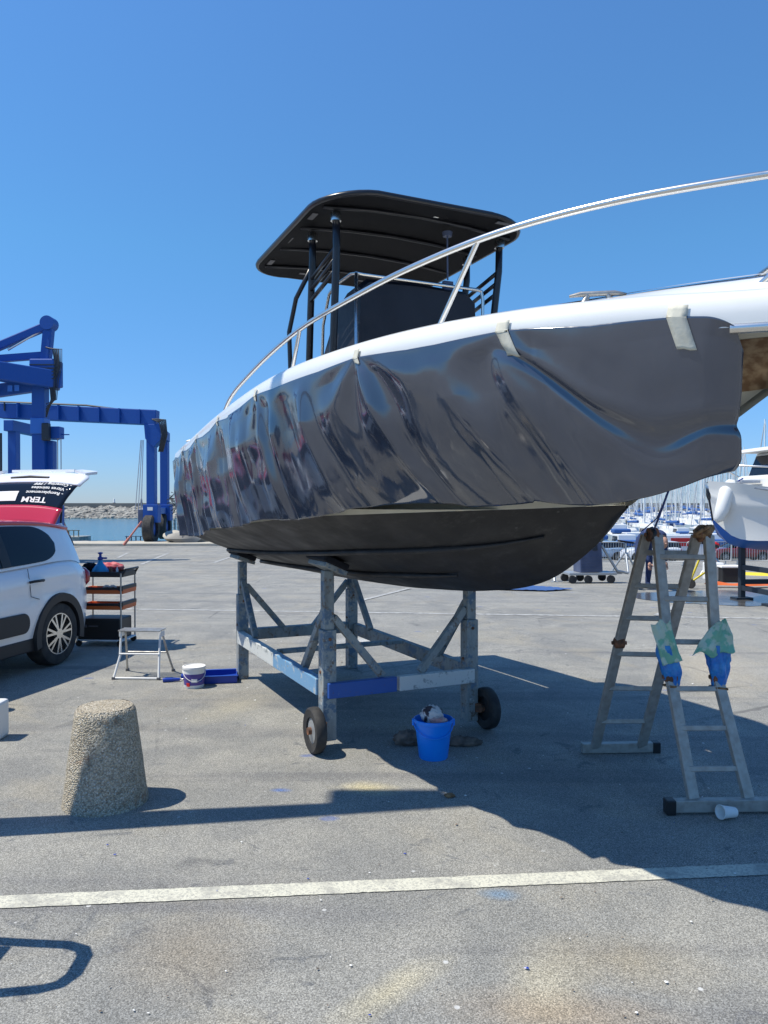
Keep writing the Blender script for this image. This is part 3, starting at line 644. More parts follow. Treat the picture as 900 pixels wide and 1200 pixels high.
# ------------------------------------------------------------------ vinyl film hung over the hull side
film = thing('vinyl_film', 'glossy dark grey vinyl film hanging in folds along the boat side under the white gunwale', 'vinyl film', BO, BRZ)
T0, T1 = -2.56, 3.06
TAPES = [-2.35, -1.75, -1.05, -0.30, 0.58, 1.68, 2.42, 2.94]
def film_pt(t, v):
    zt = zs(t) - 0.072 - 0.05 * max(0, (t - 2.99) / 0.07) ** 2 * 0.6
    zb = interp([-2.56, -1.8, -0.55, 0.6, 1.4, 1.9, 1.96, 2.3, 2.5, 2.68, 2.85, 3.06], [1.30, 1.34, 1.445, 1.515, 1.578, 1.610, 1.600, 1.618, 1.597, 1.608, 1.64, 1.712], t)
    zb += 0.012 * math.sin(t * 5.1) * (1 if t < 2.3 else 0.2)
    # scalloped top edge sags between tapes
    near = min(abs(t - q) for q in TAPES); sag = 0.016 * min(1, near / 0.3) if t > 0 else 0.024 * min(1, near / 0.25)
    z = (zt - sag) + (zb - zt + sag) * v
    y0 = ws(t) + 0.034
    hullw = wc(t) + 0.03
    fl = v * v
    # hangs close to plumb at the bow, follows the tumbling side aft
    inward = (y0 - hullw) * fl * interp([-2.5, 0.5, 1.6, 2.4, 3.06], [0.80, 0.62, 0.42, 0.32, 0.16], t) + 0.03 * v * max(0, min(1, t - 1.6))
    y = y0 - inward
    aft = max(0.0, min(1.0, (2.35 - t) / 1.3)); depth = (1 - v)
    d = 0.0
    for k, q in enumerate(TAPES):           # short soft creases running out from each strip of tape
        dt = t - q; h = v * 0.75 + 0.03; r_ = math.hypot(dt, h); ang = math.atan2(dt, h)
        amp = 0.012 if q < 1.6 else (0.022 if q < 2.0 else (0.020 if q < 2.6 else 0.003))
        if q > 2.0 and t > 2.5: amp *= 0.3
        wgt = math.exp(-(dt / 0.30) ** 2) * math.exp(-(v / 0.62) ** 2)
        d += wgt * amp * math.sin(ang * (5.0 + 1.1 * (k % 3)) + 1.3 * k + 0.8 * noise.noise((t * 1.3, v * 1.5, k))) * min(1, r_ * 3.0)
    # broad drapes hanging from the gunwale, leaning aft to fore, closer together towards the stern
    wob = 0.22 * noise.noise((t * 1.1, v * 0.8, 7.0)); ph = t * 1.0 - (0.07 if t < 1 else 0.07 + 0.26 * min(1, t - 1)) * v
    n1 = noise.noise((ph * 2.7 + wob, v * 0.45, 0.0)); n2 = noise.noise((ph * 5.6 + wob * 2, v * 0.8, 5.0)); n3 = noise.noise((ph * 12, v * 2.2, 9.0))
    rise = min(1, v * 2.6 + 0.12)
    d += aft * rise * (0.050 * n1 + 0.036 * (abs(n1) - 0.25) + 0.032 * n2 + 0.007 * n3)
    d += aft * 0.014 * rise * noise.noise((t * 2.4, v * 4.2, 13.0))
    # vertical pleats where sheets overlap
    for q, wd, am, sk in ((-0.28, 0.035, 0.028, 0.10), (0.60, 0.03, 0.030, 0.25), (-1.2, 0.03, 0.022, 0.05), (-1.85, 0.03, 0.02, 0.0), (1.20, 0.05, 0.030, 0.22), (1.70, 0.035, 0.030, 0.30), (2.10, 0.07, 0.028, 0.38), (2.34, 0.05, 0.016, 0.42)):
        x = (t - q - sk * v * 0.6) / wd
        d += am * math.exp(-x * x) * min(1, v * 3) - am * 0.6 * math.exp(-((x - 2.2) / 1.6) ** 2) * min(1, v * 3)
    # the deep crease of the bow sheet: falls from the tape at mid-length to the bow end
    if t > 2.30:
        vc = interp([2.30, 2.45, 2.65, 2.83, 2.90, 3.06], [0.02, 0.14, 0.40, 0.60, 0.63, 0.60], t)
        s1 = min(1, (t - 2.30) / 0.22); s1 *= s1 * (3 - 2 * s1); e_ = v - vc
        d += s1 * 0.007 * (math.exp(-((e_ + 0.02) / 0.10) ** 2) if e_ < -0.02 else math.exp(-((e_ + 0.02) / 0.04) ** 2))
        cw = interp([2.3, 2.6, 2.80, 2.95, 3.06], [0.022, 0.040, 0.080, 0.060, 0.035], t); s1 *= max(0.25, min(1, (3.04 - t) / 0.12)); d -= s1 * 0.020 * math.exp(-((e_ - cw * 0.9) / cw) ** 2); d += s1 * 0.004 * noise.noise((t * 7, e_ * 9, 4.0)) * math.exp(-((e_ - 0.05) / 0.25) ** 2)
    if t > 2.98: d -= 0.05 * ((t - 2.98) / 0.08) ** 2
    d += 0.010 * noise.noise((t * 1.1, v * 1.2, 3.3))
    top = min(1, v * 9); d = max(d * top, -0.003 - 0.30 * v)
    be = max(0.0, min(1.0, (t - 2.3) / 0.76)); be_ = 0.085 * v + 0.02 * be ** 6 * math.exp(-((v - 0.66) / 0.06) ** 2) + 0.03 * be ** 6 * max(0, (v - 0.9) / 0.1) ** 2; return Vector((t - be_ * be, -(y + d), z + 0.004 * noise.noise((t * 9, v, 1)) * v))
m = MB(); m.grid(lambda u, v: film_pt(T0 + (T1 - T0) * u, v), 620, 90)
fo = m.build('film_sheet', 'vinyl_film', film, 180)
sol = fo.modifiers.new('thick', 'SOLIDIFY'); sol.thickness = 0.001
# masking tape strips
for k, (q, sk, L, wd) in enumerate(((-1.75, 0.0, 0.5, 0.03), (-1.05, 0.0, 0.4, 0.03), (-0.30, 0.02, 0.45, 0.034), (0.58, 0.02, 0.5, 0.036), (1.68, 0.02, 0.45, 0.034), (2.40, 0.045, 1.25, 0.046), (2.925, 0.035, 1.6, 0.050))):
    m = MB()
    L_ = 0.085 * L
    def tp(u, v, q=q, sk=sk, L_=L_, wd=wd):
        s_ = u * (0.05 + L_); t = q + (v - 0.5) * wd + sk * max(0, s_ - 0.06) / max(0.01, L_) * 0.9
        if s_ < 0.05: z = zs(t) - 0.035 - s_; p = Vector((t, -(ws(t) + 0.030 + 0.012 * (s_ / 0.05)), z)); return p
        vv = max(0.0, (s_ - 0.06)) / 0.66; p = film_pt(t, max(0.0, vv)); return Vector((p.x, p.y - 0.006, p.z - (0.006 if v > 0.5 else 0) * u))
    m.grid(tp, 14, 3); o = m.build('masking_tape', 'masking_tape', film, 60); o.modifiers.new('thick', 'SOLIDIFY').thickness = 0.0008

# blue mooring line hanging from the bow
o = MB(); p0 = BW(2.88, 0.0, 2.0)
# ------------------------------------------------------------------ cradle with wheels
cr = thing('boat_cradle', 'wheeled steel boat cradle with worn grey posts and blue and white painted beams', 'boat cradle', BO, BRZ)
CX0, CX1, CY = -2.22, 0.0, 0.545
hb = lambda x, y: zk(x) + (zc(x) - zk(x)) * (abs(y) / wc(x)) ** 1.08
def post(x, y, zb, name='post'):
    zt = hb(x, y) - 0.10
    m = MB(); m.box((x, y, (zb + 0.78) / 2), (0.095, 0.095, 0.78 - zb)); m.box((x, y, (0.78 + zt) / 2), (0.072, 0.072, zt - 0.78)); 
    o = m.build(name, 'worn_steel_paint', cr, bevel=0.006)
    m = MB(); m.tube([(x - 0.055, y, 0.72), (x + 0.055, y, 0.72)], 0.011, 8); m.build('bolt', 'rust', o, 60)
    m = MB(); m.tube([(x, y - 0.055, 0.5), (x, y + 0.055, 0.5)], 0.011, 8); m.build('bolt', 'rust', o, 60)
    sg = 1 if y > 0 else -1; sl_ = (hb(x, y + 0.05) - hb(x, y - 0.05)) / 0.1
    m = MB(); m.box((x, y, zt + 0.022), (0.34, 0.16, 0.03), (math.atan(sl_), 0, 0)); m.build('pad_plate', 'worn_steel_paint', o, bevel=0.004)
    m = MB(); m.box((x, y, zt + 0.062), (0.36, 0.18, 0.045), (math.atan(sl_), 0, 0)); m.build('pad', 'pad_black', o, bevel=0.01)
    return o
for x, y, zb in ((CX1, -CY, 0.05), (CX1, CY, 0.05), (CX0, -CY, 0.0), (CX0, CY, 0.0)): post(x, y, zb)
ZB = 0.385; e = 0.05
m = MB(); m.box((CX1 + 0.055, -CY / 2 - 0.045, ZB), (0.05, CY - 0.10 + e, 0.10)); m.build('cross_beam', 'blue_scuffed', cr, bevel=0.005, label='blue painted half of the near cross beam')
m = MB(); m.box((CX1 + 0.055, CY / 2 - 0.025, ZB), (0.05, CY + 0.05, 0.10)); m.build('cross_beam', 'white_scuffed', cr, bevel=0.005, label='white painted half of the near cross beam')
m = MB(); m.box((CX0 - 0.01, 0, ZB + 0.02), (0.09, 2 * CY - 0.1, 0.10)); m.build('cross_beam', 'worn_steel_paint', cr, bevel=0.005)
m = MB(); m.box((-0.55, -CY - 0.03, ZB + 0.005), (0.99, 0.06, 0.11)); m.build('side_beam', 'lightblue_scuffed', cr, bevel=0.005, label='side beam with light blue paint')
m = MB(); m.box((-1.61, -CY - 0.03, ZB + 0.005), (1.13, 0.06, 0.11)); m.build('side_beam', 'white_scuffed', cr, bevel=0.005, label='side beam with white paint')
m = MB(); m.box((-1.11, CY + 0.03, ZB + 0.005), (2.12, 0.06, 0.11)); m.build('side_beam', 'worn_steel_paint', cr, bevel=0.005)
m = MB(); m.box((-1.11, 0, 0.44), (0.08, 2 * CY, 0.03)); m.build('keel_tie', 'worn_steel_paint', cr, bevel=0.004)
for x, sx in ((CX1, -1), (CX0, 1)):
    for y, sy in ((-CY, 1), (CY, -1)):
        m = MB(); m.bar((x, y + sy * 0.04, 0.86), (x, y + sy * 0.40, ZB + 0.05), 0.05, 0.05); m.build('brace', 'worn_steel_paint', cr, bevel=0.004)
        m = MB(); m.bar((x + sx * 0.04, y, 0.90), (x + sx * 0.46, y, ZB + 0.06), 0.05, 0.05); m.build('brace', 'worn_steel_paint', cr, bevel=0.004)
for sg in (-1, 1):
    y = -0.665 if sg < 0 else 0.635
    m = MB(); M_ = Matrix.Rotation(R(90), 4, 'X')
    m.lathe([(0.085, -0.03), (0.135, -0.035), (0.146, -0.026), (0.149, 0.0), (0.146, 0.026), (0.135, 0.035), (0.085, 0.03)], (0.09, y, 0.149), 32, M_, closed=True)
    wh = m.build('wheel', 'rubber', cr, 45)
    m = MB(); m.lathe([(0.03, -0.028), (0.086, -0.018), (0.086, 0.018), (0.03, 0.028)], (0.09, y, 0.149), 24, M_); m.build('rim', 'galvanised' if sg < 0 else 'black_plastic', wh, 40)
    m = MB(); m.lathe([(0.024, -0.05), (0.024, 0.05)], (0.09, y, 0.149), 12, M_); m.build('hub', 'rust', wh, 40)
    m = MB(); m.bar((0.09, sg * 0.60, 0.149), (0.0, sg * 0.56, 0.149), 0.03, 0.06); m.build('wheel_bracket', 'rust', cr)

# ================================================================== LADDER
lad = thing('folding_ladder', 'folding aluminium stepladder standing open with blue bags tied on its near hinges', 'ladder', (0, 0, 0))
def rail(ps, name='rail'):
    m = MB()
    for i in range(len(ps) - 1): m.bar(ps[i], ps[i + 1], 0.028, 0.062, up=(1, 0.3, 0))
    return m.build(name, 'alu_dirty', lad, bevel=0.004)
T_L, T_R = Vector((1.565, 4.40, 1.43)), Vector((1.83, 4.33, 1.43))
nL0, nR0 = Vector((1.612, 3.98, 0.05)), Vector((1.905, 3.99, 0.05))
fL0, fR0 = Vector((1.36, 4.93, 0.04)), Vector((1.665, 4.95, 0.04))
nLm = Vector((1.578, 4.22, 0.655)); nRm = Vector((1.835, 4.22, 0.655)); fLm = Vector((1.435, 4.68, 0.76)); fRm = Vector((1.72, 4.64, 0.76))
segs = [(T_L, nLm, nL0), (T_R, nRm, nR0), (T_L + Vector((-0.045, 0.05, 0)), fLm, fL0), (T_R + Vector((-0.045, 0.05, 0)), fRm, fR0)]
for s_ in segs: rail([s_[0], s_[1]]); rail([s_[1] + (s_[2] - s_[1]) * 0.0, s_[2]])
def rung(a_, b_):
    m = MB(); m.bar(a_, b_, 0.028, 0.028, up=(0, 0.3, 1)); m.build('rung', 'alu_dirty', lad, bevel=0.004)
for A, B in ((segs[0], segs[1]), (segs[2], segs[3])):
    for f_ in (0.16, 0.46, 0.76): rung(A[0].lerp(A[1], f_), B[0].lerp(B[1], f_))
    for f_ in (0.10, 0.42, 0.74): rung(A[1].lerp(A[2], f_), B[1].lerp(B[2], f_))
for a_, b_, nm in ((Vector((1.48, 3.965, 0.045)), Vector((2.05, 3.985, 0.045)), 0), (Vector((1.275, 4.94, 0.035)), Vector((1.76, 4.965, 0.035)), 1)):
    m = MB(); m.bar(a_, b_, 0.05, 0.062); o = m.build('foot_bar', 'alu_dirty', lad, bevel=0.004)
    for q, s_ in ((a_, -1), (b_, 1)):
        if nm == 1 and s_ == -1: continue
        m = MB(); m.box(q + Vector((s_ * 0.0, 0, -0.004)), (0.05, 0.062, 0.076)); m.build('rubber_foot', 'black_plastic', o, bevel=0.006)
for p, r_ in ((T_L + Vector((-0.02, 0.02, 0.0)), 0.040), (T_R + Vector((-0.02, 0.02, 0.0)), 0.040), (fLm, 0.034), (fRm, 0.034), (nLm, 0.034), (nRm, 0.034)):
    m = MB(); m.lathe([(r_ * 0.7, -0.032), (r_, -0.026), (r_, 0.026), (r_ * 0.7, 0.032)], p, 20, Matrix.Rotation(R(90), 4, 'Y')); m.tube([p + Vector((-0.045, 0, 0)), p + Vector((0.045, 0, 0))], 0.012, 8)
    m.build('hinge', 'rust' if p is not segs[0][0] else 'black_plastic', lad, 40)
# rivets on rails
for s_ in segs:
    for f_ in (0.16, 0.46, 0.76):
        for A, B in ((s_[0], s_[1]), (s_[1], s_[2])):
            p = A.lerp(B, f_); m = MB(); m.lathe([(0.009, -0.019), (0.009, 0.019)], p, 8, Matrix.Rotation(R(90), 4, 'Y')); m.build('rivet', 'rust', lad)
def bagmesh(p, hgt, r0, r1, seed, skew=(0, 0)):
    m = MB()
    def fn(u, v):
        a_ = 2 * PI * v; k = 1 + 0.35 * noise.noise((math.cos(a_) * 1.6 + seed, math.sin(a_) * 1.6, u * 3)) + 0.45 * (0.4 - abs(noise.noise((math.cos(a_) * 3 + seed, math.sin(a_) * 3, u * 2.2)))) + 0.07 * math.sin(a_ * 6 + u * 9 + seed)
        r_ = (r0 + (r1 - r0) * u + 0.018 * math.sin(u * PI)) * k
        return p + Vector((math.cos(a_) * r_ + skew[0] * u, math.sin(a_) * r_ * 0.8 + skew[1] * u, -hgt / 2 + hgt * u))
    m.grid(fn, 30, 44); return m
rb = thing('plastic_bag', 'blue plastic bag with a green and white printed top, tied round the near left hinge', 'plastic bag', nLm)
bagmesh(Vector((0.02, 0, 0.0)), 0.30, 0.024, 0.052, 1.0, (-0.05, 0)).build('bag_body', 'bag_blue', rb, 180)
def sheet(p_top, p_bot, w0, w1, amp, seed, mirror=1):
    m = MB(); A, B_ = Vector(p_top), Vector(p_bot)
    def fn(u, v):
        c = A.lerp(B_, u); wd = lerp(w0, w1, u ** 0.8); k = v - 0.5
        f = amp * (math.sin(v * 9 + seed + 2 * u) * 0.6 + noise.noise((v * 4 + seed, u * 3, 0)) + 0.5 * noise.noise((v * 11, u * 9, seed)))
        return Vector((c.x + k * wd, c.y - 0.02 + f, c.z + 0.05 * noise.noise((v * 3, seed, u)) + mirror * 0.03 * k))
    m.grid(fn, 24, 24); return m
o = sheet((-0.085, -0.03, 0.30), (-0.01, -0.04, 0.04), 0.12, 0.13, 0.010, 2.0, 1).build('bag_flap', 'bag_green', rb, 180); o.modifiers.new('t', 'SOLIDIFY').thickness = 0.0015
m = MB(); m.tube([(-0.02, -0.045, -0.11), (0.045, -0.03, -0.12), (0.04, 0.04, -0.115), (-0.03, 0.045, -0.12), (-0.02, -0.045, -0.11)], 0.008, 6); m.build('tie', 'rope_brown', rb, 180); rb.scale = (0.86, 0.86, 0.86); rb.location.z += 0.05
rb = thing('plastic_bag', 'blue plastic bag with a wide green printed flap, tied round the near right hinge', 'plastic bag', nRm)
bagmesh(Vector((0.01, 0, 0.0)), 0.30, 0.026, 0.052, 4.0, (-0.01, 0)).build('bag_body', 'bag_blue', rb, 180)
o = sheet((0.01, -0.02, 0.31), (-0.05, -0.04, 0.10), 0.04, 0.27, 0.014, 7.0, 1).build('bag_flap', 'bag_green', rb, 180); o.modifiers.new('t', 'SOLIDIFY').thickness = 0.0015
m = MB(); m.tube([(-0.02, -0.045, -0.12), (0.05, -0.03, -0.13), (0.04, 0.04, -0.125), (-0.03, 0.045, -0.13), (-0.02, -0.045, -0.12)], 0.009, 6); m.build('tie', 'rope_brown', rb, 180); rb.scale = (0.86, 0.86, 0.86); rb.location.z += 0.05
rp = MB()
for k in range(7):
    a0_ = k * 0.9; c = T_R + Vector((-0.02, 0.02, 0.012))
    rp.tube([c + Vector((0.045 * math.cos(a0_ + q * 0.7) * (1 + 0.3 * math.sin(k * 3)), 0.035 * math.sin(a0_ + q * 0.7), 0.03 * math.sin(q * 0.9 + k) + 0.01)) for q in range(10)], 0.010, 6)
tag(rp.build('rope_knot', 'rope_brown', None, 180), 'knotted brown rope wound round the right top hinge of the ladder', 'rope')
# black tape on left top hinge
m = MB(); m.ico(T_L + Vector((-0.02, 0.02, 0.0)), 0.048, 2, (0.8, 1, 0.9), 0.12); m.build('hinge_wrap', 'black_plastic', lad, 180)
# white cup lying by the ladder foot
cupc = Vector((1.752, 3.90, 0.036))
cup = thing('paper_cup', 'white paper cup lying on its side against the ladder foot', 'cup', cupc, R(200))
m = MB(); m.lathe([(0.0, -0.045), (0.025, -0.045), (0.034, 0.045), (0.0335, 0.047), (0.0315, 0.045), (0.023, -0.041), (0, -0.041)], (0, 0, 0), 24, Matrix.Rotation(R(82), 4, 'Y')); m.build('cup_body', 'paper_white', cup, 40)
m = MB(); m.lathe([(0.034, 0.043), (0.0365, 0.045), (0.0365, 0.049), (0.034, 0.050)], (0, 0, 0), 24, Matrix.Rotation(R(82), 4, 'Y'), closed=True); m.build('cup_rim', 'paper_white', cup, 40)
# blue rope
m = MB(); a_ = BW(2.52, -0.02, 1.79); b_ = T_L + Vector((-0.01, 0.02, 0.03))
m.tube([a_, a_.lerp(b_, 0.3) + Vector((0.0, 0, -0.0)), a_.lerp(b_, 0.7) + Vector((-0.01, 0, -0.03)), b_], 0.0055, 6)
m.tube([a_ + Vector((0.02, 0.02, 0)), a_.lerp(b_, 0.6) + Vector((-0.03, 0, -0.06)), b_ + Vector((-0.06, 0.03, -0.01))], 0.003, 6)
tag(m.build('blue_rope', 'rope_blue', None, 180), 'thin dark blue rope running from the boat bow down to the ladder top', 'rope')

# ================================================================== BUCKET, RAGS
bc = G(509, 893); bk = thing('bucket', 'bright blue plastic bucket under the near end of the boat cradle', 'bucket', (bc.x, bc.y + 0.08, 0))
m = MB(); m.lathe([(0.0, 0.0), (0.088, 0.0), (0.092, 0.006), (0.118, 0.225), (0.126, 0.228), (0.126, 0.248), (0.120, 0.25), (0.116, 0.232), (0.088, 0.012), (0.0, 0.010)], (0, 0, 0), 40); m.build('bucket_body', 'bucket_blue', bk, 40)
m = MB(); m.tube([(0.125 * math.cos(q), -0.122 - 0.0 * q if False else 0.126 * math.sin(q) * 0.99, 0.225 - 0.075 * abs(math.sin(q))) for q in [PI + PI * k / 14 for k in range(15)]], 0.0035, 6); m.build('bucket_handle', 'bucket_blue', bk, 180)
for sg in (-1, 1):
    m = MB(); m.box((sg * 0.13, 0, 0.225), (0.012, 0.03, 0.04)); m.build('handle_lug', 'bucket_blue', bk, bevel=0.003)
def rag(c, sx, sy, sz, seed, mtl, name, label, n=22, cat='rag'):
    m = MB()
    def fn(u, v):
        th = PI * u; ph = 2 * PI * v; d = Vector((math.sin(th) * math.cos(ph), math.sin(th) * math.sin(ph), math.cos(th)))
        k = 1 + 0.45 * (0.5 - abs(noise.noise(d * 2.3 + Vector((seed, 0, 0))))) + 0.25 * noise.noise(d * 5 + Vector((0, seed, 0)))
        z = d.z * sz * k; return Vector((c[0] + d.x * sx * k, c[1] + d.y * sy * k, max(c[2] + z, 0.004)))
    m.grid(fn, n, n * 2); return tag(m.build(name, mtl, None, 180), label, cat)
B = bk.location
rag((B.x - 0.01, B.y + 0.015, 0.265), 0.06, 0.05, 0.052, 3, 'cloth_white', 'rag', 'crumpled white rag with black marks heaped in the blue bucket')
rag((B.x + 0.03, B.y - 0.04, 0.243), 0.05, 0.04, 0.022, 8, 'cloth_pink', 'rag', 'pink stained rag at the front inside the blue bucket')
c = G(485, 872); rag((c.x - 0.03, c.y, 0.03), 0.09, 0.07, 0.05, 5, 'cloth_brown', 'rag', 'dark brown rag on the ground left behind the blue bucket')
c = G(542, 874); rag((c.x, c.y, 0.02), 0.11, 0.035, 0.035, 12, 'cloth_brown', 'rag', 'dirty brown cloth strip on the ground right of the blue bucket')
c = G(527, 935); rag((c.x, c.y, 0.008), 0.026, 0.022, 0.010, 17, 'rope_brown', 'stone', 'small brown stone lying at the edge of the boat shadow', 10, 'stone')

# ================================================================== BOLLARD
bl = thing('bollard', 'tapered round bollard of exposed pebble concrete at the front left', 'bollard', (-1.505, 4.14, 0))
m = MB()
def bol(u, v):
    prof_r = interp([0, 0.9, 0.96, 1.0], [0.222, 0.160, 0.154, 0.140], u * 1.0) if u < 1 else 0.140
    a_ = 2 * PI * v; z = 0.515 * u; k = 1 + 0.012 * noise.noise((math.cos(a_) * 9, math.sin(a_) * 9, z * 40)) + 0.014 * noise.noise((math.cos(a_) * 3, math.sin(a_) * 3, z * 6))
    return (prof_r * k * math.cos(a_), prof_r * k * math.sin(a_), z + 0.006 * noise.noise((math.cos(a_) * 4, math.sin(a_) * 4, 1)) * u)
m.grid(bol, 60, 120); 
m.grid(lambda u, v: (0.140 * (1 - u) * math.cos(2 * PI * v), 0.140 * (1 - u) * math.sin(2 * PI * v), 0.515 + 0.006 * math.sin(u * PI / 2) + 0.002 * noise.noise((u * 30, math.cos(2*PI*v) * 6, math.sin(2*PI*v) * 6))), 20, 60)
m.build('bollard_body', 'aggregate', bl, 180)

# ================================================================== CAR
def lerp(a_, b_, t): return a_ + (b_ - a_) * t
def make_car(name, label, loc, rz, body='car_white', roof='car_red', open_hatch=False, detail=True, group=None):
    c = thing(name, label, 'car', loc, rz, group)
    arch = 0.355
    def zlow(x):
        z = 0.24
        for xc in (0, 2.54):
            if abs(x - xc) < arch: z = max(z, 0.31 + math.sqrt(max(0, arch ** 2 - (x - xc) ** 2)))
        return z
    belt = lambda x: interp([-0.66, -0.3, 0.5, 1.6, 2.1, 2.6, 3.1, 3.38], [0.93, 1.03, 1.01, 0.96, 0.95, 0.93, 0.84, 0.66], x)
    hw = lambda x: interp([-0.68, -0.62, -0.45, 0, 1.2, 2.5, 3.0, 3.3, 3.38], [0.60, 0.74, 0.82, 0.862, 0.868, 0.858, 0.80, 0.64, 0.5], x)
    xs = [-0.68, -0.66, -0.62, -0.55, -0.45] + [(-0.355 + 0.71 * k / 14) for k in range(15)] + [0.5, 0.8, 1.1, 1.4, 1.7, 2.0, 2.1] + [(2.54 - 0.355 + 0.71 * k / 14) for k in range(15)] + [3.0, 3.15, 3.28, 3.36, 3.385]
    rows = 12; m = MB()
    for sg in (-1, 1):
        vs = []; fs = []
        for x in xs:
            for j in range(rows + 1):
                f_ = j / rows; z = lerp(zlow(x), belt(x), f_)
                bulge = 0.045 * (1 - ((z - 0.62) / 0.40) ** 2) - 0.03
                # shoulder crease above the door handles
                bulge += 0.012 * math.exp(-((z - 0.90) / 0.03) ** 2) - 0.010 * math.exp(-((z - 0.74) / 0.06) ** 2)
                vs.append((x, sg * (hw(x) + max(-0.09, bulge) - (0.05 if f_ > 0.99 else 0.012 if f_ > 0.9 else 0)), z))
        n_ = rows + 1
        for i in range(len(xs) - 1):
            for j in range(rows): fs.append((i * n_ + j, (i + 1) * n_ + j, (i + 1) * n_ + j + 1, i * n_ + j + 1))
        m.add(vs, fs)
    # bonnet / belt deck and rear panel
    vs = []; fs = []
    for x in xs:
        h_ = hw(x) - 0.08
        for y in (-1, -0.6, 0, 0.6, 1): vs.append((x, y * h_, belt(x) + (0.03 if abs(y) < 0.9 else 0) * (1 if x > 2 else 0)))
    for i in range(len(xs) - 1):
        for j in range(4): fs.append((i * 5 + j, (i + 1) * 5 + j, (i + 1) * 5 + j + 1, i * 5 + j + 1))
    m.add(vs, fs)
    m.box((-0.655, 0, 0.55), (0.05, 1.25, 0.58)); m.box((3.36, 0, 0.46), (0.05, 1.05, 0.42))
    m.build('body', body, c, 35)
    # floor / wheel wells
    m = MB(); m.box((1.35, 0, 0.40), (3.7, 1.30, 0.30)); m.box((1.3, 0, 0.62), (3.6, 1.56, 0.34)); m.build('underbody', 'car_black', c)
    # cladding: sills and arch rims
    for sg in (-1, 1):
        m = MB(); m.box((1.27, sg * 0.838, 0.275), (1.86, 0.06, 0.13)); m.build('sill', 'car_black', c, bevel=0.015)
        for xc in (0, 2.54):
            m = MB(); vs = []; fs = []; K = 22
            for k in range(K + 1):
                a_ = R(-14) + R(208) * k / K
                for rr, yy in ((0.315, 0.78), (0.325, 0.892), (0.405, 0.897), (0.415, 0.84)):
                    X = xc + rr * math.cos(a_); Z = max(0.20, 0.315 + rr * math.sin(a_)); vs.append((X, sg * (yy + (hw(X) - 0.862) * 0.8), Z))
            for k in range(K):
                for j in range(3): fs.append((k * 4 + j, (k + 1) * 4 + j, (k + 1) * 4 + j + 1, k * 4 + j + 1))
            m.add(vs, fs); m.build('wheel_arch', 'car_black', c, 40)
    # greenhouse
    top = lambda x: interp([-0.50, 0.0, 0.7, 1.3, 1.75, 2.0], [1.40, 1.455, 1.475, 1.455, 1.40, 1.33], x)
    RX = [-0.45, -0.3, -0.1, 0.2, 0.5, 0.8, 1.1, 1.4, 1.62]
    def gh(x, f_, sg, off=0.0):    # side of the cabin; f 0 belt .. 1 roof edge
        zb_, zt_ = belt(min(max(x, -0.6), 2.6)), top(x) - 0.045
        yb, yt = hw(x) - 0.055, hw(x) - 0.235
        return (x, sg * (lerp(yb, yt, f_ ** 1.2) + off), lerp(zb_, zt_, f_))
    for sg in (-1, 1):
        m = MB(); m.grid(lambda u, v: gh(-0.52 + 2.2 * u, v, sg), 20, 6); m.build('cabin_side', body if detail else 'car_black', c, 40)
    m = MB(); m.grid(lambda u, v: (-0.50 + 2.16 * u, (2 * v - 1) * (hw(-0.50 + 2.16 * u) - 0.215), top(-0.50 + 2.16 * u) - 0.045 * (abs(2 * v - 1)) ** 3.5), 24, 14); 
    for sg in (-1, 1): m.tube([gh(-0.52 + 2.3 * k / 20, 1.0, sg, 0.006) for k in range(21)], 0.022, 8)
    m.build('roof', roof, c, 50)
    # side windows with rounded ends
    for sg in (-1, 1):
        def win(u, v, x0, x1, r0, sg=sg):
            x = lerp(x0, x1, u); f0, f1 = 0.06, 0.93
            if r0 and x < x0 + r0:                                # round the rear end
                k = 1 - math.sqrt(max(0, 1 - ((x0 + r0 - x) / r0) ** 2)); f0 += 0.42 * k; f1 -= 0.42 * k
            return gh(x, lerp(f0, f1, v), sg, 0.007)
        m = MB(); m.grid(lambda u, v: win(u, v, -0.10, 0.66, 0.30), 22, 6); m.build('rear_window', 'car_glass', c, 180)
        m = MB(); m.grid(lambda u, v: win(u, v, 0.74, 1.75, 0), 10, 6); m.build('front_window', 'car_glass', c, 180)
        m = MB(); m.grid(lambda u, v: tuple(Vector(win(u, v, 0.64, 0.76, 0)) + Vector((0, sg * 0.004, 0))), 2, 6); m.build('door_pillar', 'car_black', c)
    m = MB(); m.grid(lambda u, v: (lerp(1.64, 2.45, u), (2 * v - 1) * lerp(0.58, 0.72, u), lerp(top(1.64), 0.95, u) - 0.04 * abs(2 * v - 1) ** 3), 10, 8); m.build('windscreen', 'car_glass', c, 180)
    for sg in (-1, 1):
        m = MB(); m.tube([(1.62, sg * 0.61, 1.385), (2.05, sg * 0.70, 1.18), (2.45, sg * 0.78, 0.93)], 0.028, 8); m.build('windscreen_pillar', 'car_black', c, 60)
        m = MB(); m.ico((1.80, sg * 0.96, 1.02), 0.10, 2, (0.8, 1.0, 0.65)); m.build('mirror', roof, c, 180)
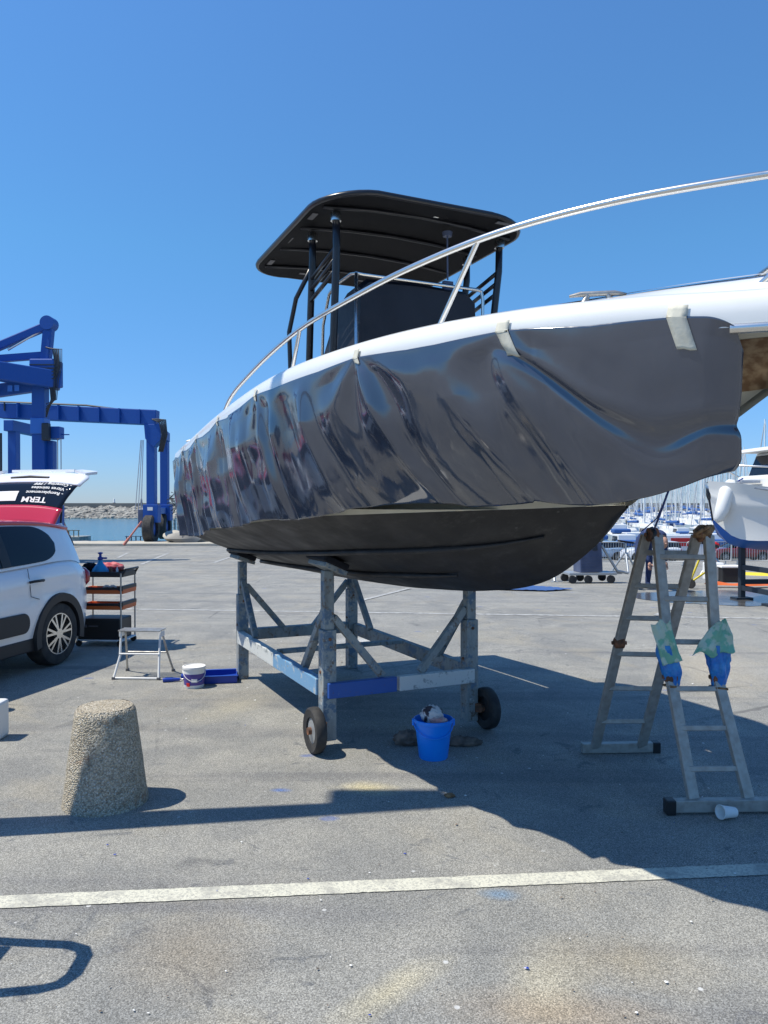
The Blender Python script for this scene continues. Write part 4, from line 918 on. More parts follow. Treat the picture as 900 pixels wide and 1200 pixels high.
    # wheels
    for xc in (0, 2.54):
        for sg in (-1, 1):
            RM = Matrix.Rotation(R(90), 4, 'X'); C_ = (xc, sg * 0.765, 0.315)
            m = MB(); m.lathe([(0.205, -0.095), (0.27, -0.105), (0.302, -0.09), (0.315, -0.06), (0.316, 0), (0.315, 0.06), (0.302, 0.09), (0.27, 0.105), (0.205, 0.095)], C_, 40, RM, closed=True)
            wh = m.build('wheel', 'rubber', c, 40)
            m = MB(); m.lathe([(0.0, -0.02), (0.205, -0.02), (0.205, 0.02), (0, 0.02)], (xc, sg * 0.79, 0.315), 24, RM); m.build('rim_back', 'car_black', wh)
            m = MB(); m.lathe([(0.195, -0.05), (0.213, -0.05), (0.213, 0.05), (0.195, 0.05)], (xc, sg * 0.81, 0.315), 36, RM, closed=True)
            for k in range(7):
                a_ = 2 * PI * k / 7 + 0.2
                for da in (-0.10, 0.10):
                    p0 = Vector((xc + 0.045 * math.cos(a_), sg * 0.85, 0.315 + 0.045 * math.sin(a_))); p1 = Vector((xc + 0.20 * math.cos(a_ + da * 1.7), sg * 0.845, 0.315 + 0.20 * math.sin(a_ + da * 1.7)))
                    m.bar(p0, p1, 0.022, 0.03, up=(0, 1, 0))
            m.lathe([(0.0, -0.02), (0.05, -0.02), (0.055, 0.02), (0, 0.02)], (xc, sg * 0.845, 0.315), 20, RM)
            m.build('rim', 'stainless' if detail else 'galvanised', wh, 40)
    # lights, handles, side bump panel
    for sg in (-1, 1):
        m = MB(); m.ico((-0.60, sg * 0.70, 0.83), 0.13, 2, (0.55, 0.85, 0.85)); m.build('tail_light', 'tail_light', c, 180)
        m = MB(); m.ico((3.20, sg * 0.62, 0.66), 0.14, 2, (0.7, 1, 0.45)); m.build('headlight', 'headlight', c, 180)
        for x in (0.38, 1.32):
            y_ = hw(x) + 0.012
            m = MB(); m.tube([(x - 0.10, sg * y_, 0.872), (x - 0.07, sg * (y_ + 0.03), 0.880), (x + 0.07, sg * (y_ + 0.03), 0.880), (x + 0.10, sg * y_, 0.872)], 0.013, 8); m.build('door_handle', 'car_black', c, 60)
            m = MB(); m.ico((x, sg * (y_ - 0.016), 0.868), 0.075, 2, (1, 0.10, 0.42)); m.build('handle_recess', 'grey_plastic', c, 180)
        if detail:
            m = MB(); ol_ = rrect(0.50, 2.05, 0.095, 0.085); m.poly([(x, sg * (0.884), 0.50 + y) for x, y in ol_], (0, sg * 0.022, 0)); m.build('side_bump_panel', 'car_black', c, bevel=0.008)
            for xg, z0, z1 in ((0.46, 0.70, 1.0), (1.28, 0.34, 0.98)):
                m = MB(); m.tube([(xg - (0.12 if xg < 1 and k < 1 else 0), sg * (hw(xg) + 0.045 * (1 - ((lerp(z0, z1, k / 8) - 0.62) / 0.40) ** 2) - 0.028), lerp(z0, z1, k / 8)) for k in range(9)], 0.003, 5); m.build('door_gap', 'car_black', c)
    m = MB(); m.box((-0.69, 0, 0.42), (0.10, 1.30, 0.22)); m.build('rear_bumper', 'car_black', c, bevel=0.03)
    if not open_hatch:
        m = MB(); m.grid(lambda u, v: (lerp(-0.50, -0.67, u), (2 * v - 1) * lerp(0.56, 0.64, u), lerp(1.38, 0.98, u)), 6, 6); m.build('rear_glass', 'car_glass', c, 180)
        m = MB(); m.box((-0.665, 0, 0.85), (0.05, 1.25, 0.26)); m.build('tailgate', body, c, bevel=0.03)
    return c
CARX = Vector((-0.21, -0.978)); crz = math.atan2(CARX.y, CARX.x)
car = make_car('parked_car', 'white hatchback with red roof parked at the left with its tailgate raised', (-4.09, 7.86, 0), crz, open_hatch=True)
# raised tailgate: profile (x,z) from the hinge outwards
HP = [(-0.38, 1.42), (-0.43, 1.52), (-0.48, 1.61), (-0.54, 1.72), (-0.62, 1.82), (-0.73, 1.91), (-0.86, 1.965), (-0.97, 1.975)]
def hat(u, v):
    k = u * (len(HP) - 1); i = min(int(k), len(HP) - 2); f_ = k - i; x = lerp(HP[i][0], HP[i + 1][0], f_); z = lerp(HP[i][1], HP[i + 1][1], f_)
    s_ = 2 * v - 1; wd = interp([0, 0.28, 0.6, 0.8, 1.0], [0.56, 0.60, 0.68, 0.70, 0.55], u)
    return Vector((x + 0.05 * abs(s_) ** 3, s_ * wd, z - 0.045 * abs(s_) ** 2.5))
hg = MB(); hg.grid(lambda u, v: hat(0.62 + 0.38 * u, v), 10, 20); h0 = hg.build('tailgate', 'car_white', car, 60); q_ = h0.modifiers.new('t', 'SOLIDIFY'); q_.thickness = 0.02; q_.offset = 0
hg = MB(); hg.grid(lambda u, v: hat(0.27 * u, v), 6, 20); o = hg.build('tailgate_spoiler', 'car_red', h0, 60); q_ = o.modifiers.new('t', 'SOLIDIFY'); q_.thickness = 0.02; q_.offset = 0
hg = MB(); hg.grid(lambda u, v: hat(0.27 + 0.35 * u, 0.02 + 0.96 * v), 8, 20); o = hg.build('tailgate_glass', 'car_glass', h0, 60); q_ = o.modifiers.new('t', 'SOLIDIFY'); q_.thickness = 0.01; q_.offset = 0
hg = MB(); hg.box((-0.96, 0, 1.99), (0.06, 0.8, 0.03)); 
for sg in (-1, 1): hg.add([(-0.86, sg * 0.46, 1.965), (-0.96, sg * 0.48, 1.975), (-0.99, sg * 0.66, 1.955), (-0.93, sg * 0.69, 1.945), (-0.84, sg * 0.60, 1.93)], [(0, 1, 2, 3, 4)])
o = hg.build('tailgate_lip', 'car_white', h0); o.modifiers.new('t', 'SOLIDIFY').thickness = 0.03
def on_glass(u, y):      # point on the glass at height fraction u and side offset y (car's left positive)
    wd = interp([0, 0.28, 0.6, 0.8, 1.0], [0.56, 0.60, 0.68, 0.70, 0.55], u); v = 0.5 + 0.5 * y / wd
    p = hat(u, v); a_ = hat(u + 0.01, v) - hat(u - 0.01, v); b_ = hat(u, v + 0.01) - hat(u, v - 0.01); n_ = b_.cross(a_).normalized()
    if n_.x < 0: n_ = -n_
    return p + n_ * 0.010
for u0, txt, sz, y0 in ((0.385, 'TERM', 0.125, 0.36), (0.475, '- Remplacement', 0.072, 0.545), (0.545, '- Vitres teintées', 0.072, 0.575), (0.612, '- Covering / PPF', 0.072, 0.595)):
    q = text_mesh(txt, sz, 'paper_white', h0, Matrix.Identity(4), bold=0.003 if txt == 'TERM' else 0.001, ext=0.0)
    for v_ in q.data.vertices: v_.co = on_glass(u0 - v_.co.y * 0.83, y0 - v_.co.x)
m = MB(); m.grid(lambda u, v: on_glass(0.33 + 0.14 * u, -0.28 + 0.26 * v), 4, 4); m.build('lettering', 'paper_white', h0)
for sg in (-1, 1):
    m = MB(); m.tube([(-0.50, sg * 0.50, 1.05), (-0.62, sg * 0.47, 1.72)], 0.011, 8); m.build('gas_strut', 'black_plastic', car, 60)
m = MB(); m.tube([hat(0.70, 0.33) + Vector((0.005, 0, 0.005)), hat(0.71, 0.5) + Vector((0.01, 0, 0.01)), hat(0.70, 0.67) + Vector((0.005, 0, 0.005))], 0.016, 8); m.build('number_plate_recess', 'car_black', h0, 60)
for sg in (-1, 1):
    m = MB(); m.tube([(-0.52, sg * 0.60, 0.98), (-0.50, sg * 0.58, 1.2), (-0.44, sg * 0.55, 1.40)], 0.03, 8); m.build('rear_pillar', 'car_white', car, 60)

# ================================================================== TOOL CART behind the car
tc0 = G(119, 757); tcart = thing('tool_cart', 'wheeled tool cart with orange edged trays and black bin beside the car rear', 'tool cart', (tc0.x, tc0.y + 0.15, 0), R(-4))
def ctray(z, hh, mtl, name):
    m = MB(); w2, d2 = 0.27, 0.19
    m.box((0, 0, z), (2 * w2, 2 * d2, 0.012))
    for sx in (-1, 1): m.box((sx * w2, 0, z + hh / 2), (0.014, 2 * d2, hh))
    for sy in (-1, 1): m.box((0, sy * d2, z + hh / 2), (2 * w2, 0.014, hh))
    return m.build(name, mtl, tcart, bevel=0.004)
ctray(0.79, 0.055, 'black_plastic', 'top_tray')
for z in (0.60, 0.42):
    ctray(z, 0.045, 'orange', 'drawer_tray'); m = MB(); m.box((0, -0.195, z + 0.055), (0.53, 0.02, 0.03)); m.box((0.25, 0, z + 0.055), (0.05, 0.41, 0.05)); m.build('tray_rim', 'black_plastic', tcart, bevel=0.004)
m = MB(); m.box((-0.02, 0, 0.19), (0.50, 0.34, 0.24)); bn = m.build('bin', 'black_plastic', tcart, bevel=0.015)
m = MB(); m.box((-0.17, -0.173, 0.225), (0.03, 0.006, 0.03)); m.build('bin_mark', 'grey_plastic', bn)
m = MB(); m.box((-0.08, -0.173, 0.225), (0.11, 0.006, 0.012)); m.build('bin_mark', 'grey_plastic', bn)
for sx in (-1, 1):
    for sy in (-1, 1):
        m = MB(); m.tube([(sx * 0.255, sy * 0.20, 0.06), (sx * 0.255, sy * 0.20, 0.83)], 0.010, 8); m.build('upright', 'alu', tcart, 60)
        m = MB(); m.lathe([(0.012, -0.012), (0.035, -0.012), (0.035, 0.012), (0.012, 0.012)], (sx * 0.24, sy * 0.19, 0.035), 16, Matrix.Rotation(R(90), 4, 'X')); m.build('castor', 'black_plastic', tcart, 40)
m = MB(); m.box((0, 0, 0.065), (0.54, 0.40, 0.014)); m.build('base_shelf', 'paper_white', tcart, bevel=0.003)
m = MB(); m.tube([(0.27, -0.18, 0.82), (0.30, -0.18, 0.87), (0.30, 0.18, 0.87), (0.27, 0.18, 0.82)], 0.013, 8); m.build('push_handle', 'black_plastic', tcart, 60)
TP = tcart.location + Vector((0, 0, 0.80))
sp_ = thing('spray_bottle', 'light blue pressure sprayer bottle on the top of the tool cart', 'spray bottle', TP + Vector((-0.06, -0.03, 0.0)))
m = MB(); m.lathe([(0, 0), (0.085, 0.0), (0.095, 0.02), (0.092, 0.06), (0.05, 0.11), (0.028, 0.14), (0.026, 0.17), (0, 0.17)], seg=24); m.build('bottle_body', 'hand_pump_blue', sp_, 50)
m = MB(); m.lathe([(0.024, 0.16), (0.03, 0.18), (0.03, 0.20), (0.016, 0.205), (0.014, 0.235), (0.028, 0.24), (0.026, 0.255), (0, 0.26)], seg=16); m.box((0.03, 0, 0.19), (0.09, 0.02, 0.02)); m.build('pump_head', 'tray_blue', sp_, 50)
rag(TP + Vector((-0.20, 0.02, 0.06)), 0.09, 0.08, 0.06, 21, 'black_canvas', 'tool_bag', 'black crumpled tool bag on top of the cart next to the car', 14, 'bag')
rag(TP + Vector((0.00, 0.10, 0.075)), 0.15, 0.06, 0.05, 23, 'cloth_red', 'rag', 'crimson cloth on top of the cart behind the blue sprayer', 14)
for k, (dx, dz, lab) in enumerate(((0.04, -0.155, 'white tape roll standing left on the upper orange tray of the cart'), (0.11, -0.155, 'white tape roll standing right on the upper orange tray of the cart'))):
    t_ = MB(); t_.lathe([(0.022, -0.02), (0.042, -0.02), (0.042, 0.02), (0.022, 0.02)], (TP.x + dx, TP.y - 0.1, TP.z + dz), 20, Matrix.Rotation(R(75), 4, 'X'), closed=True); tag(t_.build('tape_roll', 'paper_white', None, 40), lab, 'tape roll')
for k, (dx, rr) in enumerate(((0.08, 0.018), (0.15, 0.014))):
    t_ = MB(); t_.lathe([(0, 0), (rr, 0), (rr, 0.06), (rr * 0.5, 0.075), (rr * 0.5, 0.09), (0, 0.09)], (TP.x + dx, TP.y - 0.08, TP.z + 0.004), 12); tag(t_.build('small_can', 'rust' if k == 0 else 'paper_white', None, 40), ('small brown can beside the sprayer on the cart top', 'small white can near the handle end of the cart top')[k], 'can')

# ================================================================== STEP STOOL
st = thing('step_stool', 'small white folding tubular step stool in front of the tool cart', 'stool', (G(160, 797).x, G(160, 797).y + 0.17, 0), R(-3))
W2 = 0.205; Z = 0.43
for sx in (-1, 1):
    m = MB(); m.tube([(sx * (W2 + 0.005), -0.17, 0.012), (sx * (W2 - 0.02), -0.08, 0.2), (sx * (W2 - 0.02), -0.05, Z)], 0.011, 8); m.build('front_leg', 'white_plastic', st, 60)
    m = MB(); m.tube([(sx * (W2 + 0.02), 0.20, 0.012), (sx * (W2 - 0.01), 0.10, 0.22), (sx * (W2 - 0.03), 0.02, Z - 0.01)], 0.010, 8); m.build('rear_leg', 'alu', st, 60)
    m = MB(); m.box((sx * (W2 - 0.015), -0.02, Z - 0.03), (0.02, 0.10, 0.05)); m.build('hinge_plate', 'white_plastic', st, bevel=0.004)
    for y in (-0.17, 0.20):
        m = MB(); m.box((sx * (W2 + (0.005 if y < 0 else 0.02)), y, 0.012), (0.03, 0.03, 0.024)); m.build('rubber_foot', 'grey_plastic', st, bevel=0.004)
m = MB(); m.tube([(-W2, -0.17, 0.014), (W2, -0.17, 0.014)], 0.009, 8); m.build('cross_bar', 'white_plastic', st, 60)
m = MB(); m.tube([(-W2 + 0.015, -0.085, 0.22), (W2 - 0.015, -0.085, 0.22)], 0.008, 8); m.build('cross_bar', 'white_plastic', st, 60)
m = MB(); m.tube([(-W2 + 0.01, 0.12, 0.20), (W2 - 0.01, 0.12, 0.20)], 0.008, 8); m.build('cross_bar', 'alu', st, 60)
for k in range(4):
    y = -0.085 + 0.045 * k; m = MB(); m.box((0, y, Z + 0.004), (2 * W2 - 0.01, 0.022, 0.014)); m.build('seat_slat', 'alu', st, bevel=0.003)

# ================================================================== PAINT POT, TRAY, ROLLER, CONTAINER
pc = G(224, 808); pp = thing('paint_pot', 'white lidded paint pot with a purple label on the asphalt', 'paint pot', (pc.x, pc.y + 0.09, 0), R(20))
m = MB(); m.lathe([(0, 0), (0.083, 0), (0.086, 0.008), (0.094, 0.165), (0, 0.165)], seg=36); m.build('pot_body', 'white_plastic', pp, 40)
m = MB(); m.lathe([(0.0848, 0.02), (0.0865, 0.02), (0.0935, 0.125), (0.0920, 0.125)], seg=36, closed=True); m.build('label_band', 'purple_label', pp, 40)
for a_, mt in ((-130, 'bright_red'), (-95, 'paper_white'), (-60, 'tray_blue')):
    m = MB(); m.box((0.091 * math.cos(R(a_)), 0.091 * math.sin(R(a_)), 0.07 if mt != 'bright_red' else 0.035), (0.006, 0.05 if mt == 'paper_white' else 0.03, 0.03), (0, 0, R(a_))); m.build('label_mark', mt, pp)
m = MB(); m.lathe([(0, 0.163), (0.099, 0.163), (0.101, 0.170), (0.099, 0.185), (0.088, 0.187), (0.085, 0.180), (0, 0.180)], seg=36); m.build('lid', 'paper_white', pp, 40)
m = MB(); m.tube([(0.098 * math.cos(q), 0.098 * math.sin(q) - 0.005, 0.15 - 0.085 * abs(math.sin(q))) for q in [PI + PI * k / 14 for k in range(15)]], 0.003, 6); m.build('pot_handle', 'white_plastic', pp, 180)
trc = G(254, 800); tr = thing('roller_tray', 'blue plastic paint roller tray lying right of the paint pot', 'paint tray', (trc.x - 0.01, trc.y + 0.08, 0), R(10))
m = MB(); w2, d2 = 0.17, 0.13
m.grid(lambda u, v: ((2 * u - 1) * w2, (2 * v - 1) * d2, 0.012 + 0.03 * max(0, u - 0.4)), 6, 4)
for y in (-d2, d2): m.box((0, y, 0.035), (2 * w2, 0.010, 0.07))
for x in (-w2, w2): m.box((x, 0, 0.035), (0.010, 2 * d2, 0.07))
m.build('tray_body', 'tray_blue', tr, bevel=0.004)
m = MB(); m.box((0, -d2 - 0.008, 0.068), (2 * w2 + 0.03, 0.03, 0.006)); m.box((0, d2 + 0.008, 0.068), (2 * w2 + 0.03, 0.03, 0.006)); m.build('tray_lip', 'tray_blue', tr)
rl = thing('paint_roller', 'blue handled paint roller lying left of the paint pot', 'paint roller', (G(203, 800).x, G(203, 800).y + 0.02, 0), R(14))
m = MB(); m.tube([(-0.10, 0, 0.02), (-0.07, 0, 0.022), (0.05, 0, 0.020)], [0.018, 0.02, 0.014], 12); m.build('handle', 'tray_blue', rl, 60)
m = MB(); m.tube([(0.05, 0, 0.02), (0.12, 0.01, 0.02), (0.14, 0.06, 0.03)], 0.004, 6); m.build('roller_wire', 'stainless', rl, 180)
m = MB(); m.tube([(0.06, 0.07, 0.028), (0.20, 0.06, 0.028)], 0.026, 14); m.build('roller_sleeve', 'tray_blue', rl, 60)
wcn = G(-9, 866); wb = thing('plastic_container', 'white plastic container cut off by the left edge of the photo', 'container', (wcn.x, wcn.y, 0))
m = MB(); m.box((0, 0, 0.13), (0.15, 0.16, 0.26)); m.build('container_body', 'white_plastic', wb, bevel=0.02)
m = MB(); m.lathe([(0.03, 0.26), (0.03, 0.285), (0, 0.285)], seg=16); m.build('container_cap', 'white_plastic', wb)

# flecks of paint, tape and grit scattered over the asphalt
for mt, cntc, lab in (('paper_white', 120, 'white flecks of paint and paper scattered over the asphalt'), ('tray_blue', 45, 'blue plastic and paint flecks scattered over the asphalt'), ('cloth_brown', 160, 'dark grit and small stones scattered over the asphalt')):
    m = MB()
    for i in range(cntc):
        d = 2.2 + 9 * random.random() ** 1.6; x = random.uniform(-0.55, 0.55) * d; r_ = random.uniform(0.0015, 0.0062) * (1.5 if random.random() < 0.1 else 1) * (0.7 + d * 0.08)
        n_ = 5; a0_ = random.uniform(0, 6); pts = [(x + r_ * random.uniform(0.5, 1.5) * math.cos(a0_ + 2 * PI * k / n_), d + r_ * random.uniform(0.5, 1.5) * math.sin(a0_ + 2 * PI * k / n_), 0.007) for k in range(n_)]
        m.add(pts + [(x, d, 0.007 + r_ * 0.5)], [(k, (k + 1) % n_, n_) for k in range(n_)])
    o = m.build({'paper_white': 'white_flecks', 'tray_blue': 'blue_flecks', 'cloth_brown': 'grit'}[mt], mt); struct(o, 'stuff'); o['label'] = lab; o['category'] = 'litter'

# ================================================================== OFF-FRAME LEFT: pole and hand trolley (their shadows fall into view)
lp = thing('lamp_post', 'tapered grey lamp post standing just left of the view', 'lamp post', (-2.55, 3.71, 0))
m = MB(); m.lathe([(0.13, 0), (0.125, 0.3), (0.11, 2.2), (0.065, 6.2), (0, 6.2)], seg=20); m.build('pole', 'galvanised', lp, 40)
m = MB(); m.lathe([(0.20, 0), (0.20, 0.03), (0.16, 0.04), (0.145, 0.9), (0.13, 0.95)], seg=20); m.build('pole_base', 'galvanised', lp, 40)
m = MB(); m.tube([(0, 0, 6.1), (-0.1, 0, 6.4), (-0.7, 0, 6.55)], 0.04, 8); m.box((-0.95, 0, 6.55), (0.6, 0.2, 0.10)); m.build('lamp_head', 'galvanised', lp, 60)
ht = thing('hand_trolley', 'folding sack trolley with a looped tube handle beyond the left edge', 'trolley', (-1.70, 2.56, 0))
zz = 0.86; m = MB(); m.tube([(-0.24, 0.20, zz - 0.1), (-0.14, 0.175, zz), (0.09, 0.155, zz), (0.15, 0.13, zz), (0.175, 0.09, zz), (0.18, -0.02, zz), (0.155, -0.075, zz), (0.10, -0.10, zz), (-0.14, -0.14, zz), (-0.24, -0.16, zz - 0.1)], 0.026, 10); m.build('handle_loop', 'black_plastic', ht, 180)
m = MB(); m.box((-0.19, 0.03, 0.76), (0.20, 0.24, 0.14)); m.build('crate_body', 'grey_plastic', ht, bevel=0.01)
for y in (-0.14, 0.18): 
    m = MB(); m.tube([(-0.24, y, 0.8), (-0.26, y, 0.08)], 0.016, 8); m.build('upright', 'black_plastic', ht, 60)
    m = MB(); m.lathe([(0.03, -0.02), (0.09, -0.02), (0.09, 0.02), (0.03, 0.02)], (-0.32, y, 0.09), 20, Matrix.Rotation(R(90), 4, 'X')); m.build('wheel', 'rubber', ht, 40)
m = MB(); m.box((-0.16, 0.02, 0.015), (0.24, 0.36, 0.012)); m.build('toe_plate', 'alu', ht)

# ================================================================== TRAVEL LIFTS
def twheel(parent, x, y, r=0.62, wd=0.42):
    m = MB(); m.lathe([(r * 0.55, -wd / 2), (r * 0.9, -wd / 2), (r, -wd * 0.35), (r, wd * 0.35), (r * 0.9, wd / 2), (r * 0.55, wd / 2)], (x, y, r), 28, Matrix.Rotation(R(90), 4, 'Y'), closed=True)
    wh = m.build('wheel', 'rubber', parent, 40); m = MB(); m.lathe([(0.1, -wd * 0.3), (r * 0.56, -wd * 0.25), (r * 0.56, wd * 0.25), (0.1, wd * 0.3)], (x, y, r), 20, Matrix.Rotation(R(90), 4, 'Y')); m.build('rim', 'lift_blue', wh, 40)
# far lift
D = 33.0; X = lambda px, d=D: (px - 450) * d / 900; ZZ = lambda py, d=D: H - (py - 592) * d / 900
fl = thing('travel_lift', 'blue travel lift gantry with one long top beam on the quay behind the car', 'boat lift', (-9.67, 32.0, 0))
lx = 0.0; rx2 = 0.55; xl = X(26) + 9.67
for (x, y, nm) in ((0, 0, 1), (-0.66, 4.2, 1), (xl, 0.3, 1)):
    m = MB(); m.box((x, y, (1.1 + 5.0) / 2), (0.34, 0.42, 3.9)); m.box((x, y, 1.25), (0.62, 0.5, 0.75)); m.build('leg', 'lift_blue', fl, bevel=0.02); twheel(fl, x - 0.05, y)
m = MB(); m.bar((0.0, 0.3, 1.35), (-0.66, 4.0, 1.35), 0.24, 0.28); m.build('lower_beam', 'lift_blue', fl, bevel=0.02)
m = MB(); m.bar((xl - 0.5, 0.2, ZZ(483) - 0.05), (0.25, 0, ZZ(493)), 0.5, 0.62); m.build('top_beam', 'lift_blue', fl, bevel=0.03)
m = MB(); m.bar((0.0, 0.3, 4.80), (-0.66, 4.4, 4.80), 0.38, 0.42); m.build('side_beam', 'lift_blue', fl, bevel=0.02)
m = MB(); m.box((xl, 2.1, 4.9), (0.40, 4.6, 0.45)); m.build('side_beam', 'lift_blue', fl, bevel=0.02)
m = MB(); m.poly([(-0.25, -0.26, 4.95), (0.45, -0.26, 4.95), (0.45, -0.26, 4.3), (0.16, -0.26, 4.0), (-0.2, -0.26, 4.35)], (0, 0.5, 0)); m.build('gusset', 'lift_blue', fl, bevel=0.02)
m = MB(); m.tube([(xl - 0.4, -0.1, ZZ(475)), (xl + 3.2, -0.1, ZZ(479)), (-0.6, -0.1, ZZ(486)), (0.2, -0.1, ZZ(489) - 0.05)], 0.04, 6)
for k in range(6): f_ = k / 5; m.tube([(lerp(xl - 0.2, -0.2, f_), -0.1, lerp(ZZ(475), ZZ(487), f_)), (lerp(xl - 0.2, -0.2, f_), -0.1, lerp(ZZ(485), ZZ(496), f_))], 0.03, 6)
m.build('hose_rail', 'steel_dark', fl, 60)
for k in range(5):
    m = MB(); m.tube([(0.1 + 0.06 * k, -0.28, 5.15), (0.42 + 0.06 * k, -0.3, 5.0 + 0.03 * k), (0.52 + 0.05 * k, -0.3, 4.5), (0.38 + 0.04 * k, -0.3, 3.8)], 0.03, 6); m.build('hose', 'steel_dark', fl, 180)
for k in range(3):
    m = MB(); m.tube([(-0.32 - 0.05 * k, -0.1, 4.3), (-0.42 - 0.12 * k, -0.1, 1.4)], 0.018, 5); m.build('cable', 'wire', fl)
for dx in (-0.62, -0.45):
    m = MB(); m.tube([(xl + dx * 0.9, 0, 4.6), (xl + dx * 0.9, 0, 1.0)], 0.05, 6); m.build('hydraulic_pipe', 'steel_dark', fl, 60)
m = MB(); m.box((-0.40, -0.1, 1.05), (0.22, 0.3, 0.75)); m.build('control_box', 'machine_blue', fl, bevel=0.02)
m = MB(); m.box((0.0, -0.262, 1.45), (0.22, 0.01, 0.14)); m.build('plate', 'paper_white', fl)
for k in range(7):
    m = MB(); a0_ = 0.9 * k; m.tube([(0.45 + 0.12 * math.cos(a0_), 1.0, 1.2 + k * 0.16), (0.75 + 0.1 * math.sin(a0_), 1.0, 1.5 + k * 0.1), (0.45, 1.0, 1.9)], 0.02, 5); m.build('hose', 'steel_dark', fl, 180)
for k in range(7):
    f_ = (k + 0.5) / 7; m = MB(); m.box((lerp(xl, 0, f_), -0.20, lerp(ZZ(483) - 0.05, ZZ(493), f_)), (0.05, 0.24, 0.60)); m.build('stiffener', 'lift_blue', fl)
# near lift
D2 = 22.0; X2 = lambda px: (px - 450) * D2 / 900; Z2 = lambda py: H - (py - 592) * D2 / 900
nl = thing('travel_lift', 'nearer blue travel lift with a folded jib arm on top, rising behind the raised tailgate', 'boat lift', (X2(48), D2, 0))
x0_ = X2(48)
def LX(px): return X2(px) - x0_
m = MB(); m.box((0, 0, (1.0 + Z2(440)) / 2), (0.36, 0.36, Z2(440) - 1.0)); m.build('leg', 'lift_blue', nl, bevel=0.02); twheel(nl, 0, 0, 0.62)
m = MB(); m.box((0, -0.02, Z2(500)), (0.40, 0.42, 0.45)); m.build('leg_sleeve', 'lift_blue_light', nl, bevel=0.02)
m = MB(); m.box((LX(57), 0.15, 1.8), (0.24, 0.3, 3.3)); m.build('hydraulic_column', 'lift_blue', nl, bevel=0.02)
m = MB(); m.box((0.1, 0, 1.0), (0.8, 0.9, 1.2)); m.build('wheel_carrier', 'lift_blue', nl, bevel=0.04)
m = MB(); m.bar((LX(-120), -2.2, Z2(425)), (LX(72), 0, Z2(447)), 0.5, 0.50); m.build('top_beam', 'lift_blue', nl, bevel=0.03)
m = MB(); m.box((LX(55), 0, Z2(438)), (0.72, 0.62, 0.75)); m.build('beam_head', 'lift_blue', nl, bevel=0.04)
m = MB(); m.bar((LX(-80), -1.0, Z2(478)), (LX(42), 0, Z2(452)), 0.3, 0.36); m.build('lower_beam', 'lift_blue', nl, bevel=0.02)
for px, a_ in ((4, 0), (10, 0), (23, 0), (30, 0)):
    m = MB(); m.box((LX(px), -0.50 - (30 - px) * 0.006, Z2(461 - px * 0.1)), (0.13, 0.01, 0.17)); m.build('marking', 'lift_blue_light', nl)
m = MB(); m.bar((LX(-40), -0.3, Z2(428)), (LX(62), 0, Z2(380)), 0.24, 0.22); m.build('jib_arm', 'lift_blue', nl, bevel=0.03)
m = MB(); m.bar((LX(59), 0, Z2(378)), (LX(54), 0, Z2(428)), 0.26, 0.26); m.build('jib_post', 'lift_blue', nl, bevel=0.03)
m = MB(); m.lathe([(0.20, -0.18), (0.20, 0.18)], (LX(58.5), 0, Z2(380)), 20, Matrix.Rotation(R(90), 4, 'X')); m.build('jib_pivot', 'lift_blue', nl, 40)
m = MB(); m.bar((LX(-30), -0.2, Z2(425)), (LX(50), 0, Z2(417)), 0.2, 0.2); m.build('jib_arm', 'lift_blue', nl, bevel=0.02)
m = MB(); m.tube([(LX(14), -0.2, Z2(412)), (LX(52), -0.1, Z2(388))], 0.035, 8); m.build('ram', 'stainless', nl, 60)
for k in range(6):
    m = MB(); b_ = 0.05 * k
    m.tube([(LX(58) + 0.05, -0.32 + b_, Z2(410)), (LX(68) + b_, -0.3, Z2(412)), (LX(71) + b_ * 0.7, -0.3, Z2(432)), (LX(64) + b_, -0.3, Z2(447)), (LX(66) + b_ * 0.6, -0.3, Z2(470)), (LX(59), -0.25, Z2(490 - 3 * k))], 0.022 if k < 4 else 0.012, 6); m.build('hose', 'steel_dark', nl, 180)
for k in range(5):
    m = MB(); m.box((LX(56), -0.32, Z2(430 + 4 * k)), (0.72, 0.03, 0.03)); m.build('fin', 'steel_dark', nl)
m = MB(); m.box((LX(65), 0.1, Z2(507)), (0.30, 0.35, 0.34)); m.bar((LX(66), 0.1, Z2(509)), (LX(80), 0.1, Z2(509)), 0.05, 0.03); m.build('winch_box', 'lift_blue', nl, bevel=0.02)
m = MB(); m.box((LX(58), -0.2, Z2(507)), (0.2, 0.2, 0.5)); m.build('motor', 'steel_dark', nl, bevel=0.03)
for px in (66, 70):
    m = MB(); m.tube([(LX(px), 0.1, Z2(512)), (LX(px), 0.1, 0.9)], 0.016, 5); m.build('cable', 'wire', nl)
for px in (2, 6):
    m = MB(); m.tube([(LX(px), -0.4, Z2(468)), (LX(px - 3), -0.4, 1.0)], 0.012, 5); m.build('cable', 'wire', nl)
# props leaning by the quay
for (p, q, mtl, lab) in (((62, 601), (75, 640), 'rust', 'rust coloured steel prop leaning left of its pair beside the quay pontoon'), ((70, 601), (90, 640), 'rust', 'dark ended steel prop leaning across the quay pontoon'), ((166, 611), (149, 637), 'faded_red', 'faded red steel prop leaning left of the lift wheels')):
    d = 29.3; o = MB(); P0 = Vector(((p[0] - 450) * d / 900, d, H - (p[1] - 592) * d / 900)); P1 = Vector(((q[0] - 450) * d / 900, d - 0.4, 0.1))
    t_ = thing('steel_prop', lab, 'prop', P1)
    o.tube([(0, 0, 0), P0 - P1], 0.036, 8); o.build('prop_tube', mtl, t_, 60); o = MB(); o.tube([(0, 0, 0), (P0 - P1) * 0.28], 0.055, 8); o.build('prop_sleeve', 'steel_dark' if lab[0] == 'd' else mtl, t_, 60)
